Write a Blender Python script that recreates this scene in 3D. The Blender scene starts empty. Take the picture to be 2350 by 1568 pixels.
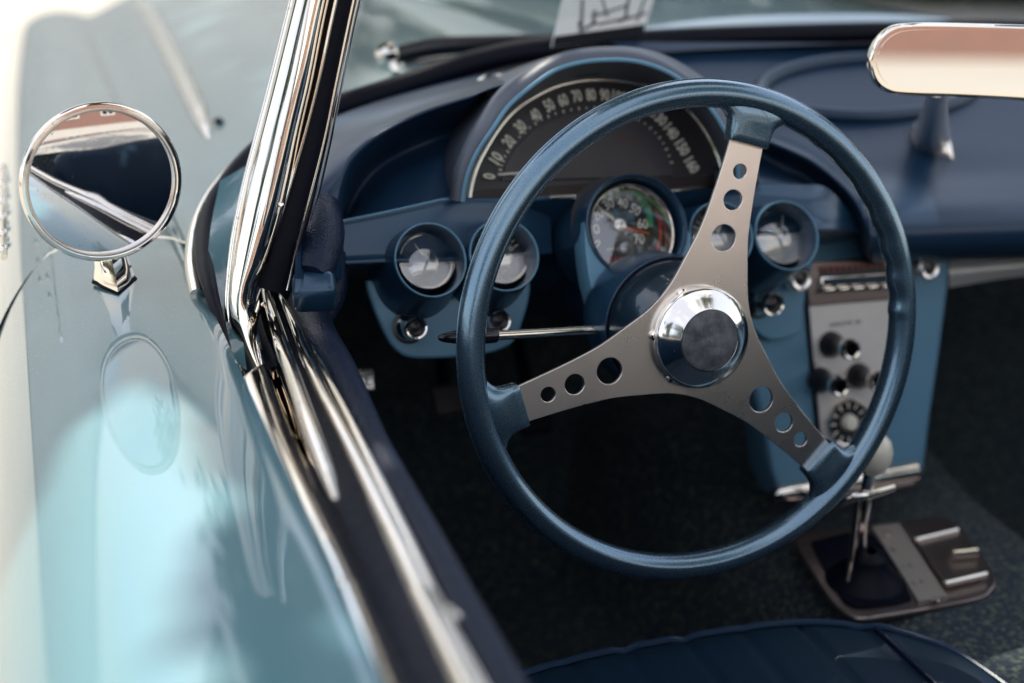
import bpy, bmesh, math, random
from mathutils import Vector, Matrix
random.seed(7)
R = math.radians
sc = bpy.context.scene
# ---------------------------------------------------------------- camera, sky, sun, exposure
CAM = Vector((-0.858, -0.998, 1.204))
YAW, PITCH, FPX = R(18.7), R(18.8), 3264.0
CF = Vector((math.sin(YAW)*math.cos(PITCH), math.cos(YAW)*math.cos(PITCH), -math.sin(PITCH)))
CR = Vector((math.cos(YAW), -math.sin(YAW), 0))
CU = CR.cross(CF)
cd = bpy.data.cameras.new('camera'); cam = bpy.data.objects.new('camera', cd); sc.collection.objects.link(cam)
cd.lens = 50.0; cd.sensor_width = 36.0; cd.clip_start = 0.02; cd.clip_end = 400
cam.matrix_world = Matrix((( CR.x, CU.x, -CF.x, CAM.x), (CR.y, CU.y, -CF.y, CAM.y), (CR.z, CU.z, -CF.z, CAM.z), (0,0,0,1)))
cd.dof.use_dof = True; cd.dof.focus_distance = 1.13; cd.dof.aperture_fstop = 2.8
sc.camera = cam
SUN_EL, SUN_AZ = R(58), R(4)        # azimuth from +Y (ahead of the car), positive to the right
w = bpy.data.worlds.new('World'); sc.world = w; w.use_nodes = True
nt = w.node_tree; bgn = nt.nodes['Background']
sky = nt.nodes.new('ShaderNodeTexSky'); sky.sky_type = 'NISHITA'; sky.sun_disc = False
sky.sun_elevation = SUN_EL; sky.sun_rotation = SUN_AZ; sky.dust_density = 1.0
tc = nt.nodes.new('ShaderNodeTexCoord'); mp = nt.nodes.new('ShaderNodeMapping'); mp.inputs['Scale'].default_value = (1, 1, 1.9)
mp.inputs['Location'].default_value = (0.3, 0.1, 0)
cn = nt.nodes.new('ShaderNodeTexNoise'); cn.inputs['Scale'].default_value = 1.6; cn.inputs['Detail'].default_value = 7; cn.inputs['Roughness'].default_value = .55
cr = nt.nodes.new('ShaderNodeValToRGB'); cr.color_ramp.elements[0].position = .50; cr.color_ramp.elements[1].position = .64; cr.color_ramp.elements[0].color = (.42, .42, .42, 1)
mx = nt.nodes.new('ShaderNodeMix'); mx.data_type = 'RGBA'
nt.links.new(tc.outputs['Generated'], mp.inputs[0]); nt.links.new(mp.outputs[0], cn.inputs['Vector'])
nt.links.new(cn.outputs['Fac'], cr.inputs[0]); nt.links.new(cr.outputs[0], mx.inputs[0])
nt.links.new(sky.outputs[0], mx.inputs[6]); mx.inputs[7].default_value = (4.6, 4.3, 3.8, 1)
nt.links.new(mx.outputs[2], bgn.inputs[0]); bgn.inputs[1].default_value = 0.15
sl = bpy.data.lights.new('sun', 'SUN'); sl.energy = 4.0; sl.angle = R(0.5); sl.color = (1, .93, .80)
so = bpy.data.objects.new('sun', sl); sc.collection.objects.link(so)
sd = Vector((math.sin(SUN_AZ)*math.cos(SUN_EL), math.cos(SUN_AZ)*math.cos(SUN_EL), math.sin(SUN_EL)))
so.rotation_euler = sd.to_track_quat('Z', 'Y').to_euler()
sc.view_settings.view_transform = 'Standard'; sc.view_settings.look = 'None'
sc.view_settings.exposure = 1.25; sc.view_settings.gamma = 1.0
sc.cycles.max_bounces = 10; sc.cycles.glossy_bounces = 6; sc.cycles.transmission_bounces = 8; sc.cycles.transparent_max_bounces = 12
sc.cycles.caustics_reflective = False; sc.cycles.caustics_refractive = False
sc.cycles.use_denoising = True; sc.cycles.sample_clamp_indirect = 6

# ---------------------------------------------------------------- geometry helpers
def rd(px, py): return CF + CR*((px-1175)/FPX) - CU*((py-784)/FPX)
def PD(px, py, d): return CAM + rd(px, py)*d
def PY(px, py, y):
    r = rd(px, py); return CAM + r*((y-CAM.y)/r.y)
def PZ(px, py, z):
    r = rd(px, py); return CAM + r*((z-CAM.z)/r.z)
def PX(px, py, x):
    r = rd(px, py); return CAM + r*((x-CAM.x)/r.x)
def PP(px, py, o, n):
    r = rd(px, py); return CAM + r*((o-CAM).dot(n)/r.dot(n))
def z3(u, v, ox=900, oy=500): return ((ox+u/1.96)/1.2766, (oy+v/1.96)/1.2766)
def z2(u, v): return z3(u, v, 900, 100)
def z4(u, v): return z3(u, v, 2000, 0)
def z5(u, v): return z3(u, v, 2000, 700)

def link(name, me, mat, parent=None, smooth=True, angle=40):
    o = bpy.data.objects.new(name, me); sc.collection.objects.link(o)
    if mat and not me.materials: me.materials.append(mat)
    if smooth:
        for p in me.polygons: p.use_smooth = True
        if angle: me.set_sharp_from_angle(angle=R(angle))
    if parent: o.parent = parent
    return o
def bm_obj(name, bm, mat, parent=None, smooth=True, angle=40):
    me = bpy.data.meshes.new(name); bmesh.ops.recalc_face_normals(bm, faces=bm.faces); bm.to_mesh(me); bm.free()
    return link(name, me, mat, parent, smooth, angle)
def cr1(P, t):
    n = len(P)-1; t = max(0, min(n-1e-9, t)); i = int(t); f = t-i
    p0, p1, p2, p3 = P[max(0, i-1)], P[i], P[min(n, i+1)], P[min(n, i+2)]
    if i == 0: p0 = p1*2-p2
    if i+2 > n: p3 = p2*2-p1
    return 0.5*((2*p1)+(p2-p0)*f+(2*p0-5*p1+4*p2-p3)*f*f+(3*p1-p0-3*p2+p3)*f*f*f)
def curve(P, n): 
    P = [Vector(p) for p in P]
    return [cr1(P, (len(P)-1)*k/(n-1)) for k in range(n)]
def curve1(P, n):
    return [v.x for v in curve([(p, 0, 0) for p in P], n)]
def loft(bm, rows, nu=None, nv=None, closed_u=False, closed_v=False):
    """rows[v][u] of points -> smooth grid"""
    if nu: rows = [curve(r, nu) for r in rows]
    if nv:
        cols = list(zip(*rows)); cols = [curve(c, nv) for c in cols]; rows = list(zip(*cols))
    V = [[bm.verts.new(p) for p in r] for r in rows]
    m, n = len(V), len(V[0])
    for a in range(m if closed_v else m-1):
        for b in range(n if closed_u else n-1):
            q = (V[a][b], V[a][(b+1) % n], V[(a+1) % m][(b+1) % n], V[(a+1) % m][b])
            try: bm.faces.new(q)
            except ValueError: pass
    return V
def surf(name, rows, mat, parent, nu=40, nv=40, thick=0, angle=60):
    bm = bmesh.new(); loft(bm, rows, nu, nv)
    bmesh.ops.remove_doubles(bm, verts=bm.verts, dist=1e-6)
    o = bm_obj(name, bm, mat, parent, True, angle)
    if thick:
        m = o.modifiers.new('s', 'SOLIDIFY'); m.thickness = thick; m.offset = 0
    return o
def frame_at(d, up=Vector((0, 0, 1))):
    d = d.normalized(); s = d.cross(up)
    if s.length < 1e-4: s = d.cross(Vector((1, 0, 0)))
    s.normalize(); return s, s.cross(d)
def tube(bm, path, rad, seg=14, n=None, cap=True, sec=None, closed=False, up=Vector((0, 0, 1))):
    """path points; rad number or list; sec optional list of (a,b) unit section"""
    path = [Vector(p) for p in path]
    if not hasattr(rad, '__len__'): rad = [rad]*len(path)
    if n:
        rad = curve1(rad, n); path = curve(path, n)
    sec = sec or [(math.cos(2*math.pi*k/seg), math.sin(2*math.pi*k/seg)) for k in range(seg)]
    L = len(path); rings = []
    for i, p in enumerate(path):
        if closed: d = path[(i+1) % L]-path[(i-1) % L]
        else: d = path[min(L-1, i+1)]-path[max(0, i-1)]
        s, u = frame_at(d, up)
        rings.append([p+s*(a*rad[i])+u*(b*rad[i]) for a, b in sec])
    V = loft(bm, rings, closed_u=True, closed_v=closed)
    if cap and not closed:
        bm.faces.new(V[0][::-1]); bm.faces.new(V[-1])
def tubeo(name, path, rad, mat, parent, **k):
    bm = bmesh.new(); tube(bm, path, rad, **k); return bm_obj(name, bm, mat, parent)
class Fr:
    """local frame: o origin, n axis (towards viewer), r right, u up"""
    def __init__(s, o, n, up=Vector((0, 0, 1)), rot=0):
        s.o = Vector(o); s.n = Vector(n).normalized(); s.r = up.cross(s.n).normalized(); s.u = s.n.cross(s.r)
        if rot:
            r, u = s.r, s.u; s.r = r*math.cos(rot)+u*math.sin(rot); s.u = u*math.cos(rot)-r*math.sin(rot)
    def p(s, x, y, z=0): return s.o+s.r*x+s.u*y+s.n*z
    def M(s): return Matrix(((s.r.x, s.u.x, s.n.x, s.o.x), (s.r.y, s.u.y, s.n.y, s.o.y), (s.r.z, s.u.z, s.n.z, s.o.z), (0, 0, 0, 1)))
    def px(s, x, y, z=0):
        """pixel -> local xy on plane n at height z"""
        q = PP(x, y, s.o+s.n*z, s.n)-s.o; return q.dot(s.r), q.dot(s.u)
def lathe(bm, fr, prof, seg=48, sx=1, sy=1, cap0=False, cap1=False, off=None):
    rings = []
    for i, (r, z) in enumerate(prof):
        ox, oy = off[i] if off else (0, 0)
        rings.append([fr.p(ox+r*sx*math.cos(2*math.pi*k/seg), oy+r*sy*math.sin(2*math.pi*k/seg), z) for k in range(seg)])
    V = loft(bm, rings, closed_u=True)
    if cap0: bm.faces.new(V[0])
    if cap1: bm.faces.new(V[-1])
def latheo(name, fr, prof, mat, parent, **k):
    bm = bmesh.new(); lathe(bm, fr, prof, **k); return bm_obj(name, bm, mat, parent)
def box(bm, fr, x0, x1, y0, y1, z0, z1, bev=0):
    v = [bm.verts.new(fr.p(x, y, z)) for z in (z0, z1) for y in (y0, y1) for x in (x0, x1)]
    fs = [bm.faces.new([v[i] for i in q]) for q in ((0,2,3,1),(4,5,7,6),(0,1,5,4),(2,6,7,3),(0,4,6,2),(1,3,7,5))]
    if bev:
        es = list({e for f in fs for e in f.edges}); bmesh.ops.bevel(bm, geom=es, offset=bev, segments=3, profile=.5, affect='EDGES')
def plate(name, fr, outlines, thick, mat, parent, bev=0.0, z=0.0):
    """flat plate with holes: outlines = list of closed 2D loops in the frame; front face at z"""
    c = bpy.data.curves.new(name, 'CURVE'); c.dimensions = '2D'; c.fill_mode = 'BOTH'
    c.extrude = max(1e-5, thick/2-bev); c.bevel_depth = bev; c.bevel_resolution = 2
    for L in outlines:
        s = c.splines.new('POLY'); s.points.add(len(L)-1)
        for i, (x, y) in enumerate(L): s.points[i].co = (x, y, 0, 1)
        s.use_cyclic_u = True
    o = bpy.data.objects.new(name, c); sc.collection.objects.link(o)
    me = bpy.data.meshes.new_from_object(o); bpy.data.objects.remove(o); bpy.data.curves.remove(c)
    me.name = name
    me.transform(fr.M() @ Matrix.Translation((0, 0, z-thick/2)))
    me.materials.clear()
    return link(name, me, mat, parent, True, 30)
def rr(x0, x1, y0, y1, r, n=6):
    out = []
    for cx, cy, a in ((x1-r, y1-r, 0), (x0+r, y1-r, 90), (x0+r, y0+r, 180), (x1-r, y0+r, 270)):
        for k in range(n+1):
            t = R(a+90*k/n); out.append((cx+r*math.cos(t), cy+r*math.sin(t)))
    return out
def circ(cx, cy, r, n=40, sy=1): return [(cx+r*math.cos(2*math.pi*k/n), cy+r*sy*math.sin(2*math.pi*k/n)) for k in range(n)]
def smooth_loop(L, n):
    P = [Vector((x, y, 0)) for x, y in L]; m = len(P); out = []
    for k in range(n):
        t = m*k/n; i = int(t); f = t-i
        p0, p1, p2, p3 = P[(i-1) % m], P[i], P[(i+1) % m], P[(i+2) % m]
        q = 0.5*((2*p1)+(p2-p0)*f+(2*p0-5*p1+4*p2-p3)*f*f+(3*p1-p0-3*p2+p3)*f*f*f); out.append((q.x, q.y))
    return out
def text_mesh(s, fr, x, y, h, wid=None, rot=0, z=0.0005, ext=0.0, bold=0.0, align='CENTER'):
    c = bpy.data.curves.new('t', 'FONT'); c.body = s; c.align_x = align; c.align_y = 'CENTER'; c.size = 1; c.extrude = ext; c.offset = bold
    c.resolution_u = 3
    o = bpy.data.objects.new('t', c); sc.collection.objects.link(o)
    me = bpy.data.meshes.new_from_object(o); bpy.data.objects.remove(o); bpy.data.curves.remove(c)
    ys = [v.co.y for v in me.vertices]; xs = [v.co.x for v in me.vertices]
    k = h/(max(ys)-min(ys)); kx = k if wid is None else wid/(max(xs)-min(xs))
    cx, cy = (max(xs)+min(xs))/2, (max(ys)+min(ys))/2
    me.transform(fr.M() @ Matrix.Translation((x, y, z)) @ Matrix.Rotation(rot, 4, 'Z') @ Matrix.Diagonal((kx, k, k, 1)) @ Matrix.Translation((-cx, -cy, 0)))
    return me
def join_me(bm, me): bm.from_mesh(me); bpy.data.meshes.remove(me)
def strip(name, L, Rr, mat, parent, h=0.004, th=0.006, n=60, m=9, prof=None, up=Vector((0, 0, 1)), z=None):
    """moulding between two polylines (3D), convex towards up"""
    L = curve(L, n); Rr = curve(Rr, n); bm = bmesh.new(); rows = []
    prof = prof or [math.sin(math.pi*k/(m-1))**.6 if 0 < k < m-1 else 0 for k in range(m)]
    m = len(prof)
    for i in range(n):
        a, b = L[i], Rr[i]; t = L[min(n-1, i+1)]-L[max(0, i-1)]
        nn = (b-a).cross(t)
        if nn.dot(up) < 0: nn = -nn
        nn.normalize()
        row = [a.lerp(b, k/(m-1))+nn*(h*prof[k]) for k in range(m)] + [b-nn*th, a-nn*th]
        rows.append(row)
    V = loft(bm, rows, closed_u=True); bm.faces.new(V[0]); bm.faces.new(V[-1])
    return bm_obj(name, bm, mat, parent, True, 50)

# ---------------------------------------------------------------- materials
def mat(name, col, rough=.5, metal=0, coat=0, spec=.5, bump=None, noise=None, flake=0, trans=0, coatr=.03, aniso=0, ior=None, sheen=0):
    m = bpy.data.materials.new(name); m.use_nodes = True; n = m.node_tree; b = n.nodes['Principled BSDF']
    b.inputs['Base Color'].default_value = (*col, 1); b.inputs['Roughness'].default_value = rough; b.inputs['Metallic'].default_value = metal
    b.inputs['Coat Weight'].default_value = coat; b.inputs['Coat Roughness'].default_value = coatr
    b.inputs['Specular IOR Level'].default_value = spec; b.inputs['Transmission Weight'].default_value = trans
    b.inputs['Anisotropic'].default_value = aniso; b.inputs['Sheen Weight'].default_value = sheen
    if ior: b.inputs['IOR'].default_value = ior
    t = n.nodes.new('ShaderNodeTexCoord')
    if noise:   # (scale, colour2, low, high, rough_var, stretch)
        s, c2, lo, hi, rv = noise[:5]
        mpn = n.nodes.new('ShaderNodeMapping'); mpn.inputs['Scale'].default_value = noise[5] if len(noise) > 5 else (1, 1, 1)
        n.links.new(t.outputs['Object'], mpn.inputs[0])
        tx = n.nodes.new('ShaderNodeTexNoise'); tx.inputs['Scale'].default_value = s; tx.inputs['Detail'].default_value = 6; tx.inputs['Roughness'].default_value = .6
        n.links.new(mpn.outputs[0], tx.inputs['Vector'])
        r = n.nodes.new('ShaderNodeValToRGB'); r.color_ramp.elements[0].position = lo; r.color_ramp.elements[1].position = hi
        r.color_ramp.elements[0].color = (*col, 1); r.color_ramp.elements[1].color = (*c2, 1)
        n.links.new(tx.outputs['Fac'], r.inputs[0]); n.links.new(r.outputs[0], b.inputs['Base Color'])
        if rv:
            mr = n.nodes.new('ShaderNodeMapRange'); mr.inputs[1].default_value = lo; mr.inputs[2].default_value = hi
            mr.inputs[3].default_value = rough; mr.inputs[4].default_value = rough+rv
            n.links.new(tx.outputs['Fac'], mr.inputs[0]); n.links.new(mr.outputs[0], b.inputs['Roughness'])
    last = None
    if bump:    # list of (kind, scale, strength, distance)
        for kind, s, st, di in bump:
            if kind == 'vor':
                x = n.nodes.new('ShaderNodeTexVoronoi'); x.feature = 'DISTANCE_TO_EDGE'; x.inputs['Scale'].default_value = s; out = x.outputs['Distance']
            else:
                x = n.nodes.new('ShaderNodeTexNoise'); x.inputs['Scale'].default_value = s; x.inputs['Detail'].default_value = 5; out = x.outputs['Fac']
            n.links.new(t.outputs['Object'], x.inputs['Vector'])
            bp = n.nodes.new('ShaderNodeBump'); bp.inputs['Strength'].default_value = st; bp.inputs['Distance'].default_value = di
            n.links.new(out, bp.inputs['Height'])
            if last: n.links.new(last.outputs[0], bp.inputs['Normal'])
            last = bp
        n.links.new(last.outputs[0], b.inputs['Normal'])
    if flake:
        v = n.nodes.new('ShaderNodeTexVoronoi'); v.inputs['Scale'].default_value = flake
        n.links.new(t.outputs['Object'], v.inputs['Vector'])
        rr_ = n.nodes.new('ShaderNodeMapRange'); rr_.inputs[3].default_value = .25; rr_.inputs[4].default_value = .28
        sp = n.nodes.new('ShaderNodeSeparateColor'); n.links.new(v.outputs['Color'], sp.inputs[0]); n.links.new(sp.outputs[0], rr_.inputs[0])
        n.links.new(rr_.outputs[0], b.inputs['Roughness'])
        mc = n.nodes.new('ShaderNodeMix'); mc.data_type = 'RGBA'; mc.inputs[6].default_value = (*[c*.9 for c in col], 1); mc.inputs[7].default_value = (*[min(1, c*1.15) for c in col], 1)
        n.links.new(sp.outputs[1], mc.inputs[0]); n.links.new(mc.outputs[2], b.inputs['Base Color'])
    return m
M = {}
M['paint'] = mat('body_paint', (.078, .195, .235), .35, 0, 1.0, .5, coatr=.015, bump=[('noise', 5, .06, .004)])
M['paint'].node_tree.nodes['Principled BSDF'].inputs['Coat IOR'].default_value = 1.5
_b = M['paint'].node_tree; _t = _b.nodes.new('ShaderNodeTexCoord'); _n = _b.nodes.new('ShaderNodeTexNoise'); _n.inputs['Scale'].default_value = 700; _n.inputs['Detail'].default_value = 2
_r = _b.nodes.new('ShaderNodeMapRange'); _r.inputs[1].default_value = .66; _r.inputs[2].default_value = .72; _r.inputs[3].default_value = .015; _r.inputs[4].default_value = .5
_b.links.new(_t.outputs['Object'], _n.inputs['Vector']); _b.links.new(_n.outputs['Fac'], _r.inputs[0]); _b.links.new(_r.outputs[0], _b.nodes['Principled BSDF'].inputs['Coat Roughness'])
M['wheelblue'] = mat('metallic_blue_paint', (.115, .20, .28), .24, .85, 1.0, flake=1500, coatr=.04)
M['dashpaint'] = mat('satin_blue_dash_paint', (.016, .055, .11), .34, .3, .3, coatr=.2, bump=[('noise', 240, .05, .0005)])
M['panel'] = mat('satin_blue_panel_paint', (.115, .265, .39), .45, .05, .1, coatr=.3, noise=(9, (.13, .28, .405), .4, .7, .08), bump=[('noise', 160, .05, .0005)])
M['vinyl'] = mat('navy_vinyl', (.010, .032, .072), .34, 0, 0, .4, bump=[('noise', 420, .25, .0008), ('vor', 700, .15, .0004)])
M['leather'] = mat('navy_leather', (.004, .011, .034), .40, 0, 0, .28, bump=[('vor', 300, .55, .0014), ('noise', 70, .35, .002)])
M['chrome'] = mat('chrome', (.92, .86, .78), .045, 1, bump=[('noise', 7, .012, .004)])
M['chromeold'] = mat('pitted_chrome', (.88, .82, .75), .06, 1, noise=(260, (.45, .40, .36), .62, .72, .25), bump=[('noise', 12, .05, .004), ('noise', 900, .06, .0003)])
M['steel'] = mat('brushed_steel', (.86, .80, .76), .27, 1, noise=(13, (.74, .67, .62), .40, .75, .06), aniso=.4, bump=[('noise', 900, .05, .0002)])
M['rubber'] = mat('black_rubber', (.002, .003, .010), .5, spec=.15, bump=[('noise', 120, .15, .001)])
M['button'] = mat('dark_textured_rubber', (.028, .031, .045), .5, noise=(90, (.12, .125, .14), .38, .68, .15), bump=[('noise', 700, .5, .001)])
M['black'] = mat('gloss_black', (.006, .006, .012), .18, spec=.5)
M['dialblack'] = mat('speedometer_face', (.040, .032, .038), .42, noise=(12, (.055, .046, .05), .4, .7, .05))
M['dialdark'] = mat('gauge_face', (.010, .010, .015), .4)
M['cream'] = mat('cream_lettering', (.92, .86, .74), .5)
M['green'] = mat('green_scale', (.08, .45, .19), .5)
M['red'] = mat('red_marking', (.75, .10, .05), .45)
M['silver'] = mat('satin_silver', (.86, .82, .79), .25, .9)
M['facesilver'] = mat('silver_panel_face', (.80, .76, .73), .42, .25, noise=(30, (.74, .70, .67), .4, .7, .05))
M['carpet'] = mat('dark_loop_carpet', (.009, .028, .055), .95, sheen=.1, noise=(160, (.24, .29, .20), .48, .76, 0), bump=[('noise', 900, 1, .004), ('noise', 200, .8, .006)])
M['seat'] = mat('navy_seat_vinyl', (.005, .018, .038), .5, spec=.2, bump=[('noise', 18, .2, .004), ('vor', 500, .2, .0006)])
M['plastic'] = mat('dark_knob_plastic', (.018, .015, .02), .3)
M['ivory'] = mat('ivory_knob', (.72, .68, .58), .3, coat=.4)
M['dark'] = mat('dark_cavity', (.003, .004, .010), .7, spec=.08)
M['mirror'] = mat('mirror_glass', (.80, .80, .82), .004, 1, noise=(380, (.50, .50, .52), .62, .74, .2))
M['bronze'] = mat('warm_plate_metal', (.34, .28, .27), .28, .9, noise=(20, (.26, .21, .21), .4, .7, .1))
M['hazard'] = mat('aged_chrome_plate', (.88, .82, .76), .18, 1, bump=[('noise', 60, .3, .004)])
def glass(name, tint=(1, 1, 1), refl=1.0, rough=0.0):
    m = bpy.data.materials.new(name); m.use_nodes = True; n = m.node_tree; n.nodes.clear()
    o = n.nodes.new('ShaderNodeOutputMaterial'); mixn = n.nodes.new('ShaderNodeMixShader'); tr = n.nodes.new('ShaderNodeBsdfTransparent'); g = n.nodes.new('ShaderNodeBsdfGlossy')
    lw = n.nodes.new('ShaderNodeLayerWeight'); pw_ = n.nodes.new('ShaderNodeMath'); pw_.operation = 'POWER'; pw_.inputs[1].default_value = 5; n.links.new(lw.outputs['Facing'], pw_.inputs[0]); fr = n.nodes.new('ShaderNodeMath'); fr.operation = 'MULTIPLY_ADD'; fr.inputs[1].default_value = .9; fr.inputs[2].default_value = .045; n.links.new(pw_.outputs[0], fr.inputs[0]); mm = n.nodes.new('ShaderNodeMath'); mm.operation = 'MULTIPLY'; mm.inputs[1].default_value = refl
    tr.inputs[0].default_value = (*tint, 1); g.inputs['Roughness'].default_value = rough
    n.links.new(fr.outputs[0], mm.inputs[0]); n.links.new(mm.outputs[0], mixn.inputs[0]); n.links.new(tr.outputs[0], mixn.inputs[1]); n.links.new(g.outputs[0], mixn.inputs[2]); n.links.new(mixn.outputs[0], o.inputs[0])
    return m
M['glass'] = glass('clear_glass', (.97, .99, .99), .6)
M['lens'] = glass('gauge_lens', (.97, .97, .97), 5)
M['domeblue'] = mat('glossy_dark_blue_paint', (.016, .038, .065), .3, .5, 1.0, coatr=.03)

# ---------------------------------------------------------------- the setting
def tag(o, label=None, cat=None, group=None, kind=None):
    if label: o['label'] = label
    if cat: o['category'] = cat
    if group: o['group'] = group
    if kind: o['kind'] = kind
    return o
def nb(m): return m.node_tree.nodes['Principled BSDF']
gm = mat('pale_concrete', (.31, .295, .265), .8, noise=(.7, (.26, .25, .225), .35, .7, .05), bump=[('noise', 30, .3, .01)])
bm = bmesh.new(); s = 150
bm.faces.new([bm.verts.new(p) for p in ((-s, -s, 0), (s, -s, 0), (s, s, 0), (-s, s, 0))])
tag(bm_obj('ground', bm, gm, smooth=False), kind='structure')

# ---------------------------------------------------------------- the car
car = bpy.data.objects.new('vintage_car', None); sc.collection.objects.link(car)
tag(car, 'open vintage convertible in pale blue with chrome trim and navy cockpit', 'car')
HX = [-.94, -.938, -.93, -.912, -.885, -.85, -.80, -.75, -.72, -.65, -.56, -.45, -.30, -.26, -.22, 0]
HZ = [.45, .60, .72, .79, .835, .862, .872, .866, .860, .892, .928, .955, .968, .978, .990, .998]
def prof(u, Y):
    """u in 0..1 across the half width of the car at station Y"""
    i = u*(len(HX)-1)
    P = cr1([Vector((a, 0, b)) for a, b in zip(HX, HZ)], i)
    x, z = P.x, P.z
    f = max(0, Y-.35)
    drop = .004*f*f
    if Y > 2.7: drop += 1.3*(Y-2.7)**2
    # headlight pods crown
    return Vector((x*(1-.02*f*f*.3), Y, z-drop))
def xlim(t): return t
NB = len(HX)-1
# front body: fenders, cowl and hood of both sides
def body_rows(u0, u1, Y0, Y1, nu, nv, gap=None, side=1):
    rows = []
    for j in range(nv):
        r = []
        for i in range(nu):
            u = u0+(u1-u0)*i/(nu-1)
            ya = Y0(u) if callable(Y0) else Y0
            Y = ya+(Y1-ya)*j/(nv-1)
            p = prof(u, Y); p.x *= side; r.append(p)
        rows.append(r)
    return rows
def gapY(u):
    x = prof(u, .3).x
    if x < -.86: return .33-(min(.08, -.86-x))*1.2
    return .335
bm = bmesh.new()
def cowlY(x):
    T = [(-.72, .337), (-.65, .415), (-.566, .475), (-.42, .505), (-.30, .522), (0, .542)]
    for (a, p), (b, q) in zip(T, T[1:]):
        if x <= b: return p+(q-p)*max(0, (x-a)/(b-a))
    return .542
Ycowl = lambda u: gapY(u)+.002 if u*NB < 8.0 else cowlY(prof(u, .4).x)
loft(bm, body_rows(0, 1, Ycowl, 3.1, 110, 120))
fender = bm_obj('front_body', bm, M['paint'], car)
bm = bmesh.new()
loft(bm, body_rows(0, 1, lambda u: cowlY(prof(u, .4).x), 3.1, 90, 90, side=-1))
bm_obj('front_body', bm, M['paint'], car)
# door skin and rear quarter
bm = bmesh.new()
loft(bm, body_rows(0, 8/NB-.035, -1.05, .331, 70, 60)); 
rows = bm.verts
door = bm_obj('door', bm, M['paint'], car)
for v in door.data.vertices:      # follow the slanted front gap
    if v.co.y > .2 and v.co.x < -.86: v.co.y -= (min(.08, -.86-v.co.x))*1.2*min(1, (v.co.y-.2)/.131)
bm = bmesh.new(); loft(bm, body_rows(0, 8/NB-.035, -1.9, -1.055, 60, 30)); bm_obj('rear_quarter', bm, M['paint'], car)
tubeo('gap_channel', [prof(u, gapY(u))-Vector((0, .0, .0075)) for u in [k/40*(8.2/NB) for k in range(41)]], .006, M['dark'], fender)
# rear deck and far side, seen in the mirrors
bm = bmesh.new()
rows = []
for j in range(14):
    Y = -1.15-.75*j/13
    rows.append([Vector((x, Y, .86+.05*(1-(x/.8)**2)-.06*(j/13)**2)) for x in [-.76+1.52*i/30 for i in range(31)]])
loft(bm, rows); bm_obj('rear_deck', bm, M['paint'], car)
bm = bmesh.new(); loft(bm, body_rows(0, 8/NB-.035, -1.9, .42, 50, 40, side=-1)); bm_obj('passenger_door', bm, M['paint'], car)

bm = bmesh.new(); rows = []
for j in range(50):
    Y = .56+1.75*j/49; r = []
    rise = min(1, max(0, (Y-.54)/.10)); rise = rise*rise*(3-2*rise)
    for i in range(61):
        e = -1+2*i/60; x = .09+.37*e*(1-.06*j/49)
        z = .940+(.045*rise+.027)*math.sqrt(max(0, 1-abs(e)**2.4))-.006*max(0, Y-.9)**2
        r.append(Vector((x, Y, z)))
    rows.append(r)
loft(bm, rows); bm_obj('hood', bm, M['paint'], car)
# fender spear
a = [PZ(300, -30, .875), PZ(345, 60, .87), PZ(400, 175, .869), PZ(450, 280, .868), PZ(483, 357, .868)]
def onbody(p, lift=.004):
    # nearest profile height at x
    best = None
    for k in range(200):
        q = prof(k/199, p.y)
        if best is None or abs(q.x-p.x) < abs(best.x-p.x): best = q
    return Vector((p.x, p.y, best.z+lift))
path = [onbody(p, .001) for p in curve(a, 30)]
tubeo('fender_spear', path, [.014]*20+[.0135, .013, .0125, .012, .0115, .0105, .0095, .008, .006, .002], mat('satin_trim', (.8, .78, .74), .22, 1), fender, seg=16)
latheo('washer_button', Fr(onbody(PZ(505, 333, .868), .0), (0, 0, 1), up=Vector((0, 1, 0))), [(.007, 0), (.006, .004), (.002, .006), (0.0005, .006)], M['dark'], fender, seg=16)

emb = tubeo('side_emblem', [CAM+rd(9, y)*((-.892-CAM.x)/rd(9, y).x) for y in (380, 480, 590)], .003, M['chrome'], car, seg=8)
for k in range(16):
    r_ = rd(6+4*(k % 3), 385+12.5*k); p = CAM+r_*((-.893-CAM.x)/r_.x); bm = bmesh.new()
    bmesh.ops.create_icosphere(bm, subdivisions=2, radius=.0045, matrix=Matrix.Translation(p)); bm_obj('bead', bm, M['chrome'], emb)
# ---- side mirror
mc = PD(233, 418, 1.105)
m_n = None
vdir = (mc-CAM).normalized()
# normal of the mirror face
mn = Vector((.20, -.975, -.015)).normalized()
mf = Fr(mc, mn)
side_mirror = latheo('side_mirror', mf, [(.0005, -.030), (.02, -.0295), (.040, -.025), (.053, -.016), (.0605, -.004), (.0625, .001), (.0625, .004), (.0610, .0062), (.0588, .0064), (.0570, .0050), (.0563, .0030)], M['chromeold'], car, seg=96)
latheo('mirror_glass', mf, [(.0564, .0030), (.05, .0037), (.04, .0045), (.03, .0052), (.015, .0059), (.0002, .0062)], M['mirror'], side_mirror, seg=96)
latheo('bezel_ring', mf, [(.0575, .0048), (.0572, .0062), (.0562, .0062), (.0558, .0046), (.0557, .0030)], M['silver'], side_mirror, seg=96)
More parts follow.
